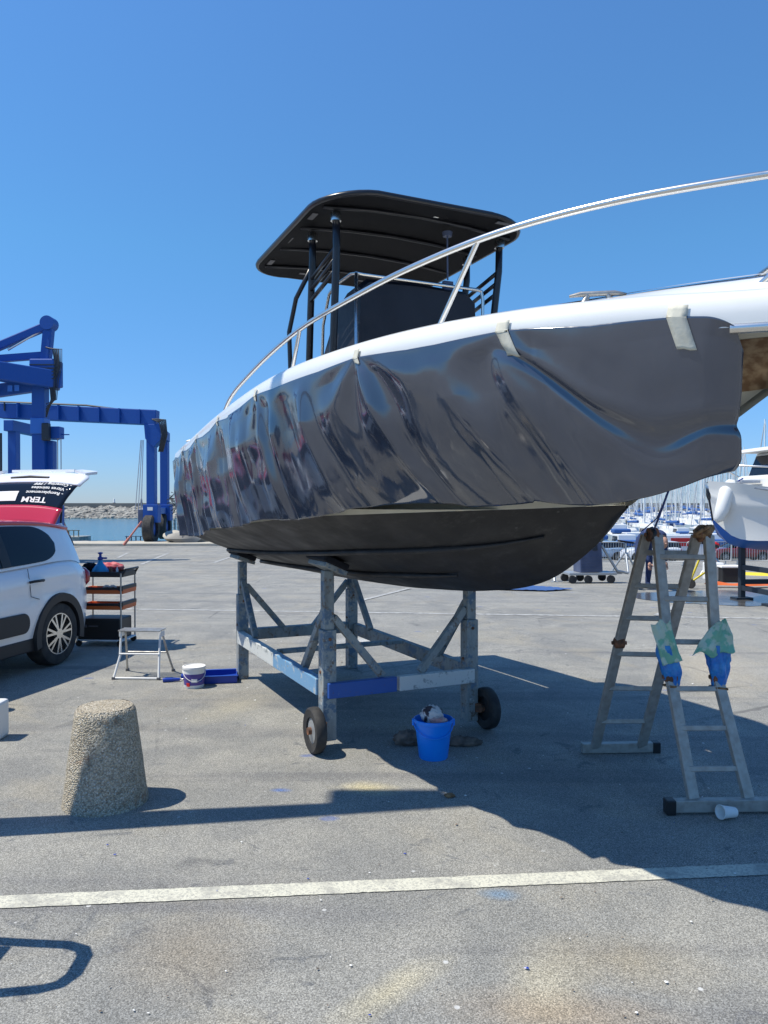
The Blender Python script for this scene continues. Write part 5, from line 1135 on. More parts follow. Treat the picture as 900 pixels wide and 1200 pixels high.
# pontoon
pn = thing('pontoon', 'grey floating pontoon with a low railing beside the quay behind the car', 'pontoon', ((76 - 450) * 96 / 900, 96, SEA + 0.6)); pn.scale = (1.7, 1.7, 1.5)
m = MB(); m.box((0, 0, 0), (3.0, 2.2, 0.7)); m.build('pontoon_body', 'pontoon', pn, bevel=0.03)
for k in range(9): m = MB(); m.box((-1.4 + 0.35 * k, -1.0, 0.6), (0.06, 0.06, 0.5)); m.build('rail_post', 'wood_pallet', pn)
m = MB(); m.box((0, -1.0, 0.87), (2.95, 0.08, 0.06)); m.build('top_rail', 'wood_pallet', pn)
pn2 = thing('gangway', 'small dark railed gangway at the quay edge left of the lift wheels', 'gangway', ((163 - 450) * 92 / 900, 92, SEA + 0.45)); pn2.scale = (2.2, 2.0, 1.3)
m = MB(); m.box((0, 0, 0), (1.2, 1.4, 0.12)); m.build('deck', 'pontoon', pn2)
for k in range(5): m = MB(); m.box((-0.5 + 0.25 * k, -0.6, 0.35), (0.05, 0.05, 0.6)); m.build('rail_post', 'steel_dark', pn2)
m = MB(); m.box((0, -0.6, 0.66), (1.15, 0.06, 0.05)); m.build('top_rail', 'steel_dark', pn2)
# mooring piles out in the water
pile = None
for k in range(6):
    px = 196 + 4.2 * k; d = 128 + k * 2; P = ((px - 450) * d / 900, d, SEA)
    if pile is None:
        pile = thing('mooring_pile', 'first dark mooring pile from the left in the water beside the boat stern', 'pile', P, 0, 'mooring piles behind the lift')
        m = MB(); m.lathe([(0.22, -0.5), (0.22, 2.6), (0, 2.7)], seg=10); m.build('pile_shaft', 'pontoon', pile, 40)
    else: dup(pile, P, 0, ORD[k] + ' dark mooring pile from the left in the water beside the boat stern')
# rubble and blocks on the quay, right of the lift
for k, (px, py, sx, sz, mt, lab) in enumerate(((216, 637, 1.5, 0.35, 'rock', 'flat grey boulder on the quay just right of the lift wheels'), (205, 634, 1.1, 0.3, 'concrete_quay', 'pale concrete slab lying beside the lift wheels'), (236, 636, 1.2, 0.45, 'concrete_quay', 'pale concrete block on the quay below the boat stern'), (226, 632, 0.7, 0.4, 'rock', 'rounded brown boulder behind the pale blocks on the quay'))):
    g = G(px, py + 1); m = MB(); m.ico((0, 0, 0), 1, 2, (sx * 0.5, 0.6, sz * 0.8), 0.12, k); o = m.build('quay_rock', mt, None, 30); o.location = (g.x, g.y, 0.25); tag(o, lab, 'boulder')
# small post far left of cradle (behind boat)
tb = thing('litter_bin', 'dark litter bin on the quay right behind the far left cradle post', 'bin', (G(294, 652).x, G(294, 652).y, 0))
m = MB(); m.lathe([(0.22, 0), (0.28, 0.8), (0.30, 0.82), (0.30, 0.86), (0, 0.88)], seg=16); m.build('bin_body', 'steel_dark', tb, 40)
m = MB(); m.lathe([(0.31, 0.82), (0.31, 0.90), (0.1, 0.95), (0, 0.95)], seg=16); m.build('bin_lid', 'steel_dark', tb, 40)

# ================================================================== RIGHT BACKGROUND
# blue tarpaulin on the ground
g0, g1, g2_, g3 = G(585, 684), G(672, 691.5), G(640, 693.5), G(560, 691)
m = MB()
def tarp(u, v):
    p = (g0.lerp(g1, u)).lerp(g3.lerp(g2_, u), v); return (p.x, p.y, p.z + 0.02 + 0.03 * abs(noise.noise((u * 9, v * 7, 2))))
m.grid(tarp, 30, 16); tag(m.build('tarpaulin', 'tarp_blue', None, 180), 'blue tarpaulin spread on the ground beyond the bow', 'tarpaulin')
def prop_stand(x, y, h, label, pad='pad_black', rz=0, group=None):
    t = thing('boat_stand', label, 'boat stand', (x, y, gz(x, y)), rz, group)
    for k in range(3):
        a_ = 2 * PI * k / 3 + 0.4; m = MB(); m.tube([(0.42 * math.cos(a_), 0.42 * math.sin(a_), 0.03), (0.05 * math.cos(a_), 0.05 * math.sin(a_), h * 0.62)], 0.03, 8); m.build('leg', 'galvanised', t, 60)
        m = MB(); m.box((0.42 * math.cos(a_), 0.42 * math.sin(a_), 0.015), (0.14, 0.14, 0.03)); m.build('foot', 'galvanised', t)
    m = MB(); m.tube([(0, 0, h * 0.35), (0, 0, h - 0.04)], 0.032, 8); m.build('screw_tube', 'galvanised', t, 60)
    m = MB(); m.box((0, 0, h), (0.45, 0.25, 0.06), (0, 0.15, 0)); m.build('pad', pad, t, bevel=0.01)
    return t
g = G(648, 681); prop_stand(g.x, g.y, 0.75, 'grey tripod boat stand just under the black bow, nearest the blue tarpaulin')
g = G(737, 671); prop_stand(g.x, g.y + 0.3, 0.95, 'grey tripod boat stand with a tilted black pad between the machine and the ladder')
g = G(853, 676); prop_stand(g.x, g.y + 0.9, 0.8, 'grey tripod boat stand partly hidden behind the black crate', rz=1.0)
# generator on a low trolley
g = G(697, 684); gm = thing('pressure_washer', 'dark blue boxy machine with an olive cover on a low four wheeled trolley', 'machine', (g.x, g.y + 0.3, g.z), R(6))
m = MB(); m.box((-0.05, 0, 0.20), (1.05, 0.55, 0.05)); m.box((0.45, 0.0, 0.20), (0.5, 0.05, 0.05)); m.build('trolley_frame', 'galvanised', gm, bevel=0.008)
for sx in (-0.5, -0.15, 0.35):
    for sy in (-0.25, 0.25):
        m = MB(); m.lathe([(0.03, -0.03), (0.085, -0.03), (0.085, 0.03), (0.03, 0.03)], (sx, sy, 0.085), 16, Matrix.Rotation(R(90), 4, 'X')); m.build('wheel', 'rubber', gm, 40)
m = MB(); m.box((-0.08, 0, 0.55), (0.50, 0.45, 0.64), (0, R(-3), 0)); cs = m.build('casing', 'machine_blue', gm, bevel=0.02)
for dx in (-0.17, 0.0):
    m = MB(); m.box((dx, -0.235, 0.76), (0.11, 0.02, 0.12), (0, R(-3), 0)); m.build('panel', 'steel_dark', cs, bevel=0.004)
for k in range(5):
    m = MB(); m.box((-0.08, -0.228, 0.32 + 0.06 * k), (0.42, 0.012, 0.02), (0, R(-3), 0)); m.build('louvre', 'machine_blue', cs)
m = MB(); m.box((0.0, 0, 1.02), (0.46, 0.42, 0.28), (0, R(4), 0)); m.build('cover', 'olive_cover', gm, bevel=0.06)
m = MB(); m.tube([(0.2, -0.1, 0.8), (0.55, -0.1, 0.25), (0.8, -0.1, 0.2)], 0.03, 8); m.build('tow_handle', 'galvanised', gm, 60)
# crowd barriers along the yard edge
bar0 = thing('crowd_barrier', 'galvanised steel crowd barrier in the row in front of the parked cars', 'barrier', (0, 0, 0), 0, 'crowd barriers in front of the parked cars')
m = MB(); W = 2.1; m.tube([(-W / 2, 0, 0.2), (-W / 2, 0, 1.0), (-W / 2 + 0.08, 0, 1.08), (W / 2 - 0.08, 0, 1.08), (W / 2, 0, 1.0), (W / 2, 0, 0.2), (-W / 2, 0, 0.2)], 0.022, 6); m.build('frame', 'galvanised', bar0, 60)
m = MB()
for k in range(1, 18): m.tube([(-W / 2 + W * k / 18, 0, 0.2), (-W / 2 + W * k / 18, 0, 1.08)], 0.010, 5)
m.build('bars', 'galvanised', bar0)
for sx in (-1, 1): m = MB(); m.box((sx * 0.8, 0, 0.03), (0.05, 0.55, 0.04)); m.box((sx * 0.8, 0, 0.12), (0.04, 0.04, 0.18)); m.build('foot', 'galvanised', bar0)
bx = [6.3 + 2.2 * k for k in range(8)]
for k, x in enumerate(bx):
    P = (x, 35.5 + 0.4 * math.sin(k * 1.7), gz(x, 35.5) + 0.01); rz = R(3 * math.sin(k * 2.1))
    lab_ = ORD[k] + ' galvanised crowd barrier from the left before the parked cars'
    if k == 0: bar0.location = P; bar0.rotation_euler = (0, 0, rz); bar0['label'] = lab_
    else: dup(bar0, P, rz, lab_)
# parked cars behind
make_car('parked_car', 'pale blue hatchback behind the barriers left of the white car', (17.5, 58.0, gz(17.5, 58)), R(175), 'car_blue', 'car_blue', detail=False)
make_car('parked_car', 'white car parked behind the barriers just left of the ladder top', (20.6, 55.5, gz(20.6, 55.5)), R(180), 'car_white', 'car_white', detail=False)
make_car('parked_car', 'dark red car parked behind the barriers left of the fishing boat', (26.8, 55.0, gz(26.8, 55)), R(176), 'car_dark_red', 'car_dark_red', detail=False)
make_car('parked_car', 'white car parked far right behind the fishing boat stand', (32.0, 57.0, gz(32, 57)), R(184), 'car_white', 'car_white', detail=False)
# white van with red side panel
vn = thing('van', 'white van with a red panel on its side seen between the ladder tops', 'van', (23.0, 59.0, gz(23, 59)), R(2))
m = MB(); pr = [(-2.3, 0.35), (-2.3, 1.85), (-2.15, 2.0), (1.0, 2.0), (1.6, 1.25), (2.3, 1.05), (2.4, 0.35)]
m.poly([(x, -0.92, z) for x, z in pr], (0, 1.84, 0)); m.build('body', 'car_white', vn, bevel=0.06)
m = MB(); m.box((-0.6, -0.93, 1.45), (1.5, 0.02, 0.62)); m.build('side_panel', 'bright_red', vn)
m = MB(); m.poly([(0.55, -0.93, 1.85), (0.95, -0.93, 1.85), (1.42, -0.93, 1.30), (0.55, -0.93, 1.30)], (0, 0.01, 0)); m.poly([(1.03, -0.85, 2.005), (1.03, 0.85, 2.005), (1.62, 0.85, 1.285), (1.62, -0.85, 1.285)], (0.02, 0, 0.02)); m.build('window', 'car_glass', vn)
for x in (-1.5, 1.5):
    for y in (-0.85, 0.85): m = MB(); m.lathe([(0.1, -0.1), (0.34, -0.1), (0.34, 0.1), (0.1, 0.1)], (x, y, 0.34), 20, Matrix.Rotation(R(90), 4, 'X')); m.build('wheel', 'rubber', vn, 40)
rv = dup(vn, (-13.5, 12.5, 0), R(-28), 'unseen red panel van added far beyond the left edge for red film reflections')  # unseen van, added so the film folds reflect something red
for ch in rv.children:
    if ch.name.startswith('body'): ch.data = ch.data.copy(); ch.data.materials[0] = MATS['car_red']
# crates and bits by the puddle
g = G(841, 685); wt = thing('crate', 'white plastic tank on the ground right of the ladder', 'tank', (g.x, g.y + 0.2, 0), R(5))
m = MB(); m.box((0, 0, 0.2), (0.34, 0.3, 0.38)); m.build('tank_body', 'white_plastic', wt, bevel=0.03); m = MB(); m.lathe([(0.06, 0.39), (0.06, 0.43), (0, 0.43)], seg=14); m.build('tank_cap', 'bright_red', wt)
g = G(861, 686); bc_ = thing('crate', 'black plastic crate with a pale lid beside the white tank', 'crate', (g.x, g.y + 0.25, 0), R(-4))
m = MB(); m.box((0, 0, 0.15), (0.38, 0.34, 0.30)); m.build('crate_body', 'black_plastic', bc_, bevel=0.02); m = MB(); m.box((0, 0, 0.325), (0.44, 0.38, 0.04)); m.build('crate_lid', 'paper_white', bc_, bevel=0.01)
g = G(846, 672); o = rag((g.x, g.y + 0.6, 0.38), 0.16, 0.12, 0.10, 31, 'bright_red', 'fuel_can', 'bright red jerrycan behind the white tank', 12, 'jerrycan')
g = G(818, 690); ys = thing('hose_trolley', 'small yellow tube trolley with black wheels right behind the ladder', 'trolley', (g.x, g.y, 0), R(-20))
m = MB(); m.tube([(-0.15, 0, 0.1), (-0.05, 0, 0.35), (0.05, 0.0, 0.62), (0.13, 0, 0.64)], 0.02, 8); m.build('handle', 'yellow', ys, 60)
m = MB(); m.tube([(-0.15, -0.1, 0.1), (0.1, -0.1, 0.3), (0.14, 0.1, 0.3), (-0.12, 0.1, 0.1)], 0.018, 8); m.build('frame', 'yellow', ys, 60)
for y in (-0.13, 0.13): m = MB(); m.lathe([(0.02, -0.02), (0.09, -0.02), (0.09, 0.02), (0.02, 0.02)], (-0.13, y, 0.09), 16, Matrix.Rotation(R(90), 4, 'X')); m.build('wheel', 'rubber', ys, 40)
m = MB(); a_, b_ = G(832, 689), G(905, 690)
m.grid(lambda u, v: (lerp(a_.x, b_.x + 1, u), lerp(a_.y, b_.y, u) + 0.26 * v + 0.05 * math.sin(u * 14), 0.03 + 0.05 * math.sin(v * PI) * (1 + 0.4 * math.sin(u * 21))), 40, 8)
tag(m.build('oil_boom', 'orange', None, 180), 'orange flexible boom lying along the far side of the puddle', 'boom')
m = MB(); a_, b_ = G(868, 682), G(905, 684)
m.grid(lambda u, v: (lerp(a_.x, b_.x + 1, u), lerp(a_.y, b_.y, u) + 0.3 * v, 0.05 + 0.06 * math.sin(v * PI)), 20, 8)
tag(m.build('hose_bundle', 'yellow', None, 180), 'flattened yellow hose lying behind the orange boom', 'hose')
# ------------------------------------------------------------------ white fishing boat on a dark stand at the right edge
fb = thing('fishing_boat', 'white cabin fishing boat with a blue bottom on a dark stand at the right edge', 'boat', (6.85, 12.9, 0), R(186))
# local x forward (to the left of the picture)
FX = [-2.6, -1.5, 0, 0.7, 1.15, 1.40]; FWs = [0.95, 1.05, 1.05, 0.85, 0.50, 0.06]; FZs = [1.62, 1.66, 1.76, 1.86, 1.95, 2.00]; FK = [0.82, 0.82, 0.83, 0.87, 0.98, 1.32]; FWc = [0.85, 0.9, 0.86, 0.6, 0.25, 0.02]; FZc = [1.0, 1.0, 1.01, 1.03, 1.07, 1.36]
m = MB()
for sg in (-1, 1): m.grid(lambda u, v: (-2.6 + 4.0 * u, sg * interp(FX, FWc, -2.6 + 4.0 * u) * v, lerp(interp(FX, FK, -2.6 + 4.0 * u), interp(FX, FZc, -2.6 + 4.0 * u), v)), 30, 6)
m.build('hull_bottom', 'boat_blue', fb, 60)
m = MB()
for sg in (-1, 1):
    m.grid(lambda u, v: (-2.6 + 4.0 * u + 0.12 * v * u ** 4, sg * (lerp(interp(FX, FWc, -2.6 + 4.0 * u) + 0.01, interp(FX, FWs, -2.6 + 4.0 * u), v ** (1 + u)) + (0.03 if 0.55 < v < 0.7 else 0)), lerp(interp(FX, FZc, -2.6 + 4.0 * u), interp(FX, FZs, -2.6 + 4.0 * u), v)), 40, 12)
m.add([(-2.6, -0.85, 1.05), (-2.6, 0.85, 1.05), (-2.6, 0.95, 1.62), (-2.6, -0.95, 1.62)], [(0, 1, 2, 3)]); m.build('topsides', 'hull_white', fb, 60)
m = MB(); m.grid(lambda u, v: (-2.6 + 4.1 * u, (2 * v - 1) * interp(FX, FWs, -2.6 + 4.1 * u), interp(FX, FZs, -2.6 + 4.1 * u) - 0.02), 20, 4); m.build('deck', 'hull_white', fb, 60)
m = MB(); m.box((-0.1, 0, 1.93), (1.5, 1.15, 0.34)); m.build('coachroof', 'hull_white', fb, bevel=0.06)
m = MB(); m.poly([(0.50, -0.55, 2.02), (0.30, -0.55, 2.50), (-0.95, -0.55, 2.50), (-0.95, -0.55, 1.7), (0.50, -0.55, 1.7)], (0, 1.1, 0)); cb = m.build('cabin', 'hull_white', fb, bevel=0.04)
m = MB(); m.poly([(0.62, -0.66, 2.50), (0.58, -0.66, 2.56), (0.3, -0.66, 2.60), (-1.1, -0.66, 2.60), (-1.1, -0.66, 2.50)], (0, 1.32, 0)); m.build('cabin_roof', 'hull_white', fb, bevel=0.03)
for x0c, x1c in ((-0.05, 0.28), (-0.55, -0.12)):
    for sg in (-1, 1):
        m = MB(); m.poly([(x0c, sg * 0.553, 2.06), (x1c, sg * 0.553, 2.06), (x1c - (0.1 if x1c > 0 else 0), sg * 0.553, 2.42), (x0c, sg * 0.553, 2.42)], (0, sg * 0.012, 0)); m.build('window', 'car_glass', cb)
m = MB(); m.poly([(0.485, -0.45, 2.08), (0.485, 0.45, 2.08), (0.335, 0.45, 2.44), (0.335, -0.45, 2.44)], (0.02, 0, 0.006)); m.build('windscreen', 'car_glass', cb)
for sg in (-1, 1):
    m = MB(); m.tube([(1.38, sg * 0.02, 2.25), (1.2, sg * 0.35, 2.24), (0.7, sg * 0.75, 2.20), (0.4, sg * 0.9, 2.10), (0.2, sg * 0.93, 1.85)], 0.015, 8)
    for x, y in ((1.2, 0.35), (0.7, 0.75)): m.tube([(x, sg * y, 1.9), (x, sg * y, 2.22)], 0.012, 6)
    m.build('pulpit', 'stainless', fb, 60)
m = MB(); m.tube([(0.95, 0.02, 2.6), (0.5, 0.0, 2.9)], 0.01, 5); m = MB(); m.tube([(-0.5, 0, 2.6), (-0.5, 0, 3.6)], 0.02, 6); m.build('aerial', 'white_plastic', fb)
for x, z in ((0.25, 1.30), (0.0, 1.36)):
    m = MB(); m.lathe([(0.03, -0.01), (0.03, 0.01)], (x, interp(FX, FWs, x) * 0.93, z), 12, Matrix.Rotation(R(90), 4, 'X')); m.build('skin_fitting', 'steel_dark', fb)
for sg in (-1, 1):
    m = MB(); m.tube([(x, sg * (interp(FX, FWs, x) + 0.02), interp(FX, FZs, x) - 0.05) for x in [-2.55 + 3.9 * k / 24 for k in range(25)]], 0.022, 8); m.build('rubbing_strake', 'grey_nonslip', fb, 60)
    m = MB(); m.box((-0.25, sg * 0.60, 1.92), (0.9, 0.02, 0.10)); m.build('cabin_side_window', 'car_glass', fb)
m = MB(); m.box((0.85, 0, 1.99), (0.34, 0.40, 0.05)); m.build('deck_hatch', 'grey_nonslip', fb, bevel=0.01)
fd = thing('fender', 'long white fender hanging over the bow of the fishing boat', 'fender', (5.46, 12.5, 1.42), 0)
m = MB(); m.tube([(0.30, 0.1, 0.55), (0.22, 0.05, 0.52), (0.12, 0, 0.40), (0.04, 0, 0.10), (-0.02, 0, -0.05), (-0.04, 0, -0.10)], [0.05, 0.10, 0.12, 0.11, 0.08, 0.02], 14); m.build('fender_body', 'white_plastic', fd, 180)
m = MB(); m.tube([(0.30, 0.1, 0.55), (0.45, 0.15, 0.62)], 0.012, 6); m.build('fender_rope', 'rope_blue', fd)
fs_ = thing('boat_stand', 'dark steel frame stand under the white fishing boat at the right edge', 'boat stand', (6.3, 12.6, 0), R(186))
for x in (0.18, -1.6):
    for y in (-0.45, 0.45):
        m = MB(); m.box((x, y, 0.45), (0.09, 0.09, 0.9)); m.build('post', 'steel_dark', fs_, bevel=0.008)
        m = MB(); m.box((x, y, 0.02), (0.3, 0.2, 0.04)); m.build('foot', 'steel_dark', fs_)
    m = MB(); m.box((x, 0, 0.20), (0.07, 0.82, 0.08)); m.build('cross_beam', 'steel_dark', fs_); m = MB(); m.box((x, 0, 0.55), (0.07, 0.82, 0.08)); m.build('cross_beam', 'steel_dark', fs_)
for y in (-0.45, 0.45): m = MB(); m.box((-0.71, y, 0.30), (1.68, 0.07, 0.08)); m.build('side_beam', 'steel_dark', fs_)
# ------------------------------------------------------------------ person bending over behind the ladder
def person(loc, rz):
    r = thing('person', 'person in navy work clothes bending forward behind the ladder', 'person', loc, rz)
    V = [(0, 0, 0.88), (0.06, 0, 1.00), (0.26, 0, 1.08), (0.44, 0, 1.06), (0.54, 0, 1.02), (0.63, 0, 0.97),          # pelvis, spine, chest, neck
         (-0.0, 0.10, 0.84), (0.04, 0.11, 0.47), (-0.04, 0.12, 0.09), (0.10, 0.13, 0.04),
         (-0.0, -0.10, 0.84), (0.10, -0.11, 0.47), (0.02, -0.12, 0.09), (0.16, -0.13, 0.04),
         (0.42, 0.17, 1.04), (0.44, 0.20, 0.78), (0.50, 0.17, 0.55),
         (0.42, -0.17, 1.04), (0.44, -0.20, 0.78), (0.50, -0.17, 0.55)]
    E = [(0, 1), (1, 2), (2, 3), (3, 4), (4, 5), (0, 6), (6, 7), (7, 8), (8, 9), (0, 10), (10, 11), (11, 12), (12, 13), (3, 14), (14, 15), (15, 16), (3, 17), (17, 18), (18, 19)]
    RD = [0.13, 0.13, 0.135, 0.12, 0.06, 0.055, 0.095, 0.068, 0.05, 0.042, 0.095, 0.068, 0.05, 0.042, 0.065, 0.048, 0.038, 0.065, 0.048, 0.038]
    me = bpy.data.meshes.new('body'); me.from_pydata(V, E, []); me.update(); me.materials.append(MATS['navy_cloth'])
    o = bpy.data.objects.new('body', me); COL.objects.link(o); o.parent = r
    sk = o.modifiers.new('skin', 'SKIN')
    if not me.skin_vertices: me.attributes  # created by the modifier below
    bm = bmesh.new(); bm.from_mesh(me); ly = bm.verts.layers.skin.verify(); bm.verts.ensure_lookup_table()
    for i, v in enumerate(bm.verts): v[ly].radius = (RD[i], RD[i]); v[ly].use_root = (i == 0)
    bm.to_mesh(me); bm.free(); sk.use_smooth_shade = True
    sb = o.modifiers.new('sub', 'SUBSURF'); sb.levels = 2; sb.render_levels = 2
    m = MB(); m.ico((0.69, 0, 0.92), 0.105, 3, (0.85, 0.76, 1.12)); m.ico((0.775, 0, 0.90), 0.02, 1); m.build('head', 'skin', r, 180)
    m = MB(); m.ico((0.665, 0, 0.945), 0.11, 3, (0.84, 0.80, 1.05)); m.build('hair', 'hair', r, 180)
    for sg in (-1, 1):
        m = MB(); m.ico((0.515, sg * 0.168, 0.50), 0.04, 2, (0.6, 0.9, 1.2))
        for k in range(4): m.tube([(0.515 + 0.0, sg * 0.168 + (k - 1.5) * 0.018, 0.47), (0.53, sg * 0.168 + (k - 1.5) * 0.02, 0.43), (0.52, sg * 0.168 + (k - 1.5) * 0.02, 0.395 + 0.008 * abs(k - 1.5))], [0.009, 0.008, 0.006], 6)
        m.tube([(0.53, sg * 0.135, 0.51), (0.56, sg * 0.12, 0.465)], [0.010, 0.007], 6); m.build('hand', 'skin', r, 180)
        m = MB(); x = 0.04 if sg > 0 else 0.10; m.ico((x, sg * 0.125, 0.045), 0.13, 2, (1.0, 0.42, 0.36)); m.build('shoe', 'blue_shoes', r, 180)
    return r
g = G(757, 691); person((g.x - 0.02, g.y + 0.1, 0), R(-78))

def standing(loc, rz):
    r = thing('person', 'unseen person in a red top and dark trousers, added beyond the left edge for the film reflections', 'person', loc, rz)
    def skin(name, V, E, RD, mt):
        me = bpy.data.meshes.new(name); me.from_pydata(V, E, []); me.update(); me.materials.append(MATS[mt])
        o = bpy.data.objects.new(name, me); COL.objects.link(o); o.parent = r; sk = o.modifiers.new('skin', 'SKIN')
        bm = bmesh.new(); bm.from_mesh(me); ly = bm.verts.layers.skin.verify(); bm.verts.ensure_lookup_table()
        for i, v in enumerate(bm.verts): v[ly].radius = (RD[i], RD[i]); v[ly].use_root = (i == 0)
        bm.to_mesh(me); bm.free(); sk.use_smooth_shade = True; sb = o.modifiers.new('sub', 'SUBSURF'); sb.levels = 2; sb.render_levels = 2
    skin('trousers', [(0, 0, 0.95), (0, 0.10, 0.86), (0.02, 0.11, 0.48), (0, 0.12, 0.09), (0, -0.10, 0.86), (0.02, -0.11, 0.48), (0, -0.12, 0.09)], [(0, 1), (1, 2), (2, 3), (0, 4), (4, 5), (5, 6)], [0.14, 0.10, 0.07, 0.055, 0.10, 0.07, 0.055], 'hair')
    skin('body', [(0, 0, 1.0), (0, 0, 1.2), (0, 0, 1.42), (0, 0, 1.54), (0, 0.18, 1.42), (0.08, 0.24, 1.16), (0.28, 0.20, 1.08), (0, -0.18, 1.42), (0.10, -0.26, 1.2), (0.32, -0.20, 1.3)], [(0, 1), (1, 2), (2, 3), (2, 4), (4, 5), (5, 6), (2, 7), (7, 8), (8, 9)], [0.145, 0.14, 0.15, 0.06, 0.075, 0.052, 0.04, 0.075, 0.052, 0.04], 'cloth_red_plain')
    m = MB(); m.ico((0.01, 0, 1.66), 0.105, 3, (0.9, 0.78, 1.15)); m.ico((0.105, 0, 1.64), 0.02, 1); m.build('head', 'skin', r, 180)
    m = MB(); m.ico((-0.015, 0, 1.70), 0.108, 3, (0.9, 0.82, 1.05)); m.build('hair', 'hair', r, 180)
    for p in ((0.34, 0.19, 1.07), (0.38, -0.19, 1.33)):
        m = MB(); m.ico(p, 0.042, 2, (1.2, 0.9, 0.6))
        for k in range(4): m.tube([(p[0] + 0.03, p[1] + (k - 1.5) * 0.018, p[2]), (p[0] + 0.08, p[1] + (k - 1.5) * 0.02, p[2] - 0.01), (p[0] + 0.11 - 0.008 * abs(k - 1.5), p[1] + (k - 1.5) * 0.02, p[2] - 0.03)], [0.009, 0.008, 0.006], 6)
        m.tube([(p[0] + 0.0, p[1] + 0.035, p[2]), (p[0] + 0.05, p[1] + 0.055, p[2] - 0.01)], [0.011, 0.007], 6); m.build('hand', 'skin', r, 180)
    for sg in (-1, 1):
        m = MB(); m.ico((0.05, sg * 0.12, 0.045), 0.14, 2, (1.0, 0.40, 0.33)); m.build('shoe', 'black_plastic', r, 180)
mat('cloth_red_plain', (0.60, 0.02, 0.05), 0.8)
standing((-3.75, 4.6, 0), R(-10))  # out of view, put here for the red reflection on the film

# ================================================================== MARINA
def sailboat(name, label, hullm, group):
    r = thing(name, label, 'sailboat', (0, 0, SEA), 0, group)
    xs_ = [-4.5, -3, 0, 2.5, 4, 4.9]; wd = [1.1, 1.4, 1.5, 1.1, 0.5, 0.04]; m = MB()
    for sg in (-1, 1): m.grid(lambda u, v: (-4.5 + 9.4 * u, sg * interp(xs_, wd, -4.5 + 9.4 * u) * (0.75 + 0.25 * v), -0.1 + (1.1 + 0.25 * u) * v), 10, 2)
    m.grid(lambda u, v: (-4.5 + 9.4 * u, (2 * v - 1) * interp(xs_, wd, -4.5 + 9.4 * u), 1.0 + 0.25 * u), 10, 2); m.add([(-4.5, -0.8, -0.1), (-4.5, 0.8, -0.1), (-4.5, 1.1, 1.0), (-4.5, -1.1, 1.0)], [(0, 1, 2, 3)])
    m.build('hull', hullm, r, 50)
    m = MB(); m.poly([(-2, -0.8, 1.05), (-1.6, -0.8, 1.65), (1.4, -0.8, 1.5), (2.2, -0.8, 1.1)], (0, 1.6, 0)); m.build('cabin', 'hull_white', r, bevel=0.05)
    m = MB(); m.tube([(0.6, 0, 1.2), (0.55, 0, 13.0)], [0.10, 0.07], 6); m.build('mast', 'mast_alu', r, 60)
    m = MB(); m.tube([(0.55, 0, 2.5), (-3.4, 0, 2.6)], [0.16, 0.22], 8); m.build('boom', 'sail_cover', r, 60)
    for z in (5.5, 9.2): m = MB(); m.bar((0.57, -0.8, z), (0.57, 0.8, z), 0.05, 0.05); m.build('spreader', 'mast_alu', r)
    m = MB()
    for sg in (-1, 1): m.tube([(0.5, sg * 1.35, 1.1), (0.57, sg * 0.8, 5.5), (0.57, sg * 0.6, 9.2), (0.55, 0, 12.9)], 0.018, 4)
    m.tube([(4.8, 0, 1.3), (0.55, 0, 12.9)], 0.05, 4); m.tube([(-4.4, 0, 1.1), (0.55, 0, 12.9)], 0.018, 4); m.build('rigging', 'wire', r)
    return r
GR = 'sailboats moored in the marina behind the yard'
s1 = sailboat('sailboat', 'moored sailboat with bare mast in the crowded marina beyond the barriers', 'hull_white', GR)
s2 = sailboat('sailboat', 'moored sailboat with bare mast in the crowded marina beyond the barriers', 'hull_navy', GR)
first = {0: True, 1: True}; cnt = 0
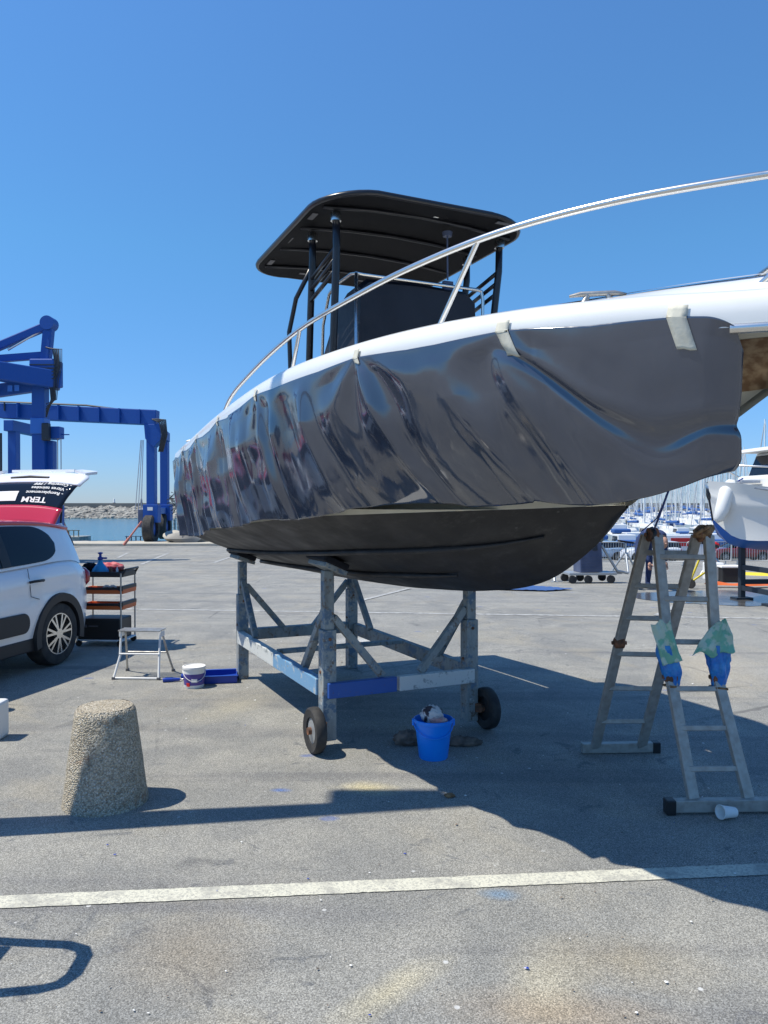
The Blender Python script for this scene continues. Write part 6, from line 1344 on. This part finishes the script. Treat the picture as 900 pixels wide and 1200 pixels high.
for rw, (d, sc0) in enumerate(((112, 0.78), (128, 0.8), (150, 0.85), (178, 0.9), (210, 0.95), (250, 1.0), (300, 1.05))):
    j = 0; x = (575 - 450) * d / 900
    while x < (990 - 450) * d / 900:
        k = 1 if random.random() < 0.15 else 0; src = (s1, s2)[k]; sc = sc0 * random.uniform(0.95, 1.75)
        P = (x, d + random.uniform(-4, 4), SEA); rz = R(random.choice((88, -92)) + random.uniform(-6, 6))
        lab_ = (ORD[min(j, 19)] + ' sailboat from the left in the ' + ORD[rw] + ' row of the marina' if rw < 3 and j < 20 else ('white' if k == 0 else 'navy') + ' hulled sailboat with bare mast in the ' + ORD[rw] + ' row of the marina'); j += 1
        if first[k]: src['label'] = lab_
        if first[k]: src.location = P; src.rotation_euler = (0, 0, rz); src.scale = (sc,) * 3; first[k] = False
        else: dup(src, P, rz, lab_, scale=(sc,) * 3)
        x += random.uniform(2.4, 4.2) * (d / 150) ** 0.3; cnt += 1
# small motor boats just beyond the quay
mb_ = thing('motorboat', 'small moored white motorboat beyond the parked cars', 'motorboat', (0, 0, SEA), 0, 'small motorboats moored along the quay')
m = MB(); xs_ = [-3, -1, 1, 2.4, 3.2]; wd = [1.1, 1.2, 1.1, 0.6, 0.04]
for sg in (-1, 1): m.grid(lambda u, v: (-3 + 6.2 * u, sg * interp(xs_, wd, -3 + 6.2 * u) * (0.75 + 0.25 * v), -0.1 + (1.15 + 0.35 * u) * v), 10, 2)
m.grid(lambda u, v: (-3 + 6.2 * u, (2 * v - 1) * interp(xs_, wd, -3 + 6.2 * u), 1.03 + 0.35 * u), 10, 2); m.build('hull', 'hull_white', mb_, 50)
m = MB(); m.poly([(-1.6, -0.8, 1.1), (-1.5, -0.8, 2.2), (0.2, -0.8, 2.2), (0.9, -0.8, 1.2)], (0, 1.6, 0)); m.build('cabin', 'hull_white', mb_, bevel=0.06)
m = MB(); m.poly([(-1.3, -0.82, 1.6), (-1.3, -0.82, 2.05), (0.1, -0.82, 2.05), (0.4, -0.82, 1.6)], (0, 1.64, 0)); m.build('window', 'car_glass', mb_)
m = MB(); m.box((-2.0, 0, 1.5), (1.6, 1.9, 0.5)); m.build('cover', 'sail_cover', mb_, bevel=0.15)
ft = True
for rw, d in enumerate((72, 86, 100)):
    j = 0
    x = (585 - 450) * d / 900
    while x < (960 - 450) * d / 900:
        P = (x, d, SEA); rz = R(90 + random.uniform(-5, 5)); sc = random.uniform(0.85, 1.2)
        lab_ = ORD[j] + ' small white motorboat from the left in the ' + ('row nearest the quay', 'middle row of motorboats', 'farthest row of motorboats')[rw]; j += 1
        if ft: mb_.location = P; mb_.rotation_euler = (0, 0, rz); ft = False; mb_['label'] = lab_
        else: dup(mb_, P, rz, lab_, scale=(sc,) * 3)
        x += random.uniform(3.2, 4.4)
print('boats', cnt)
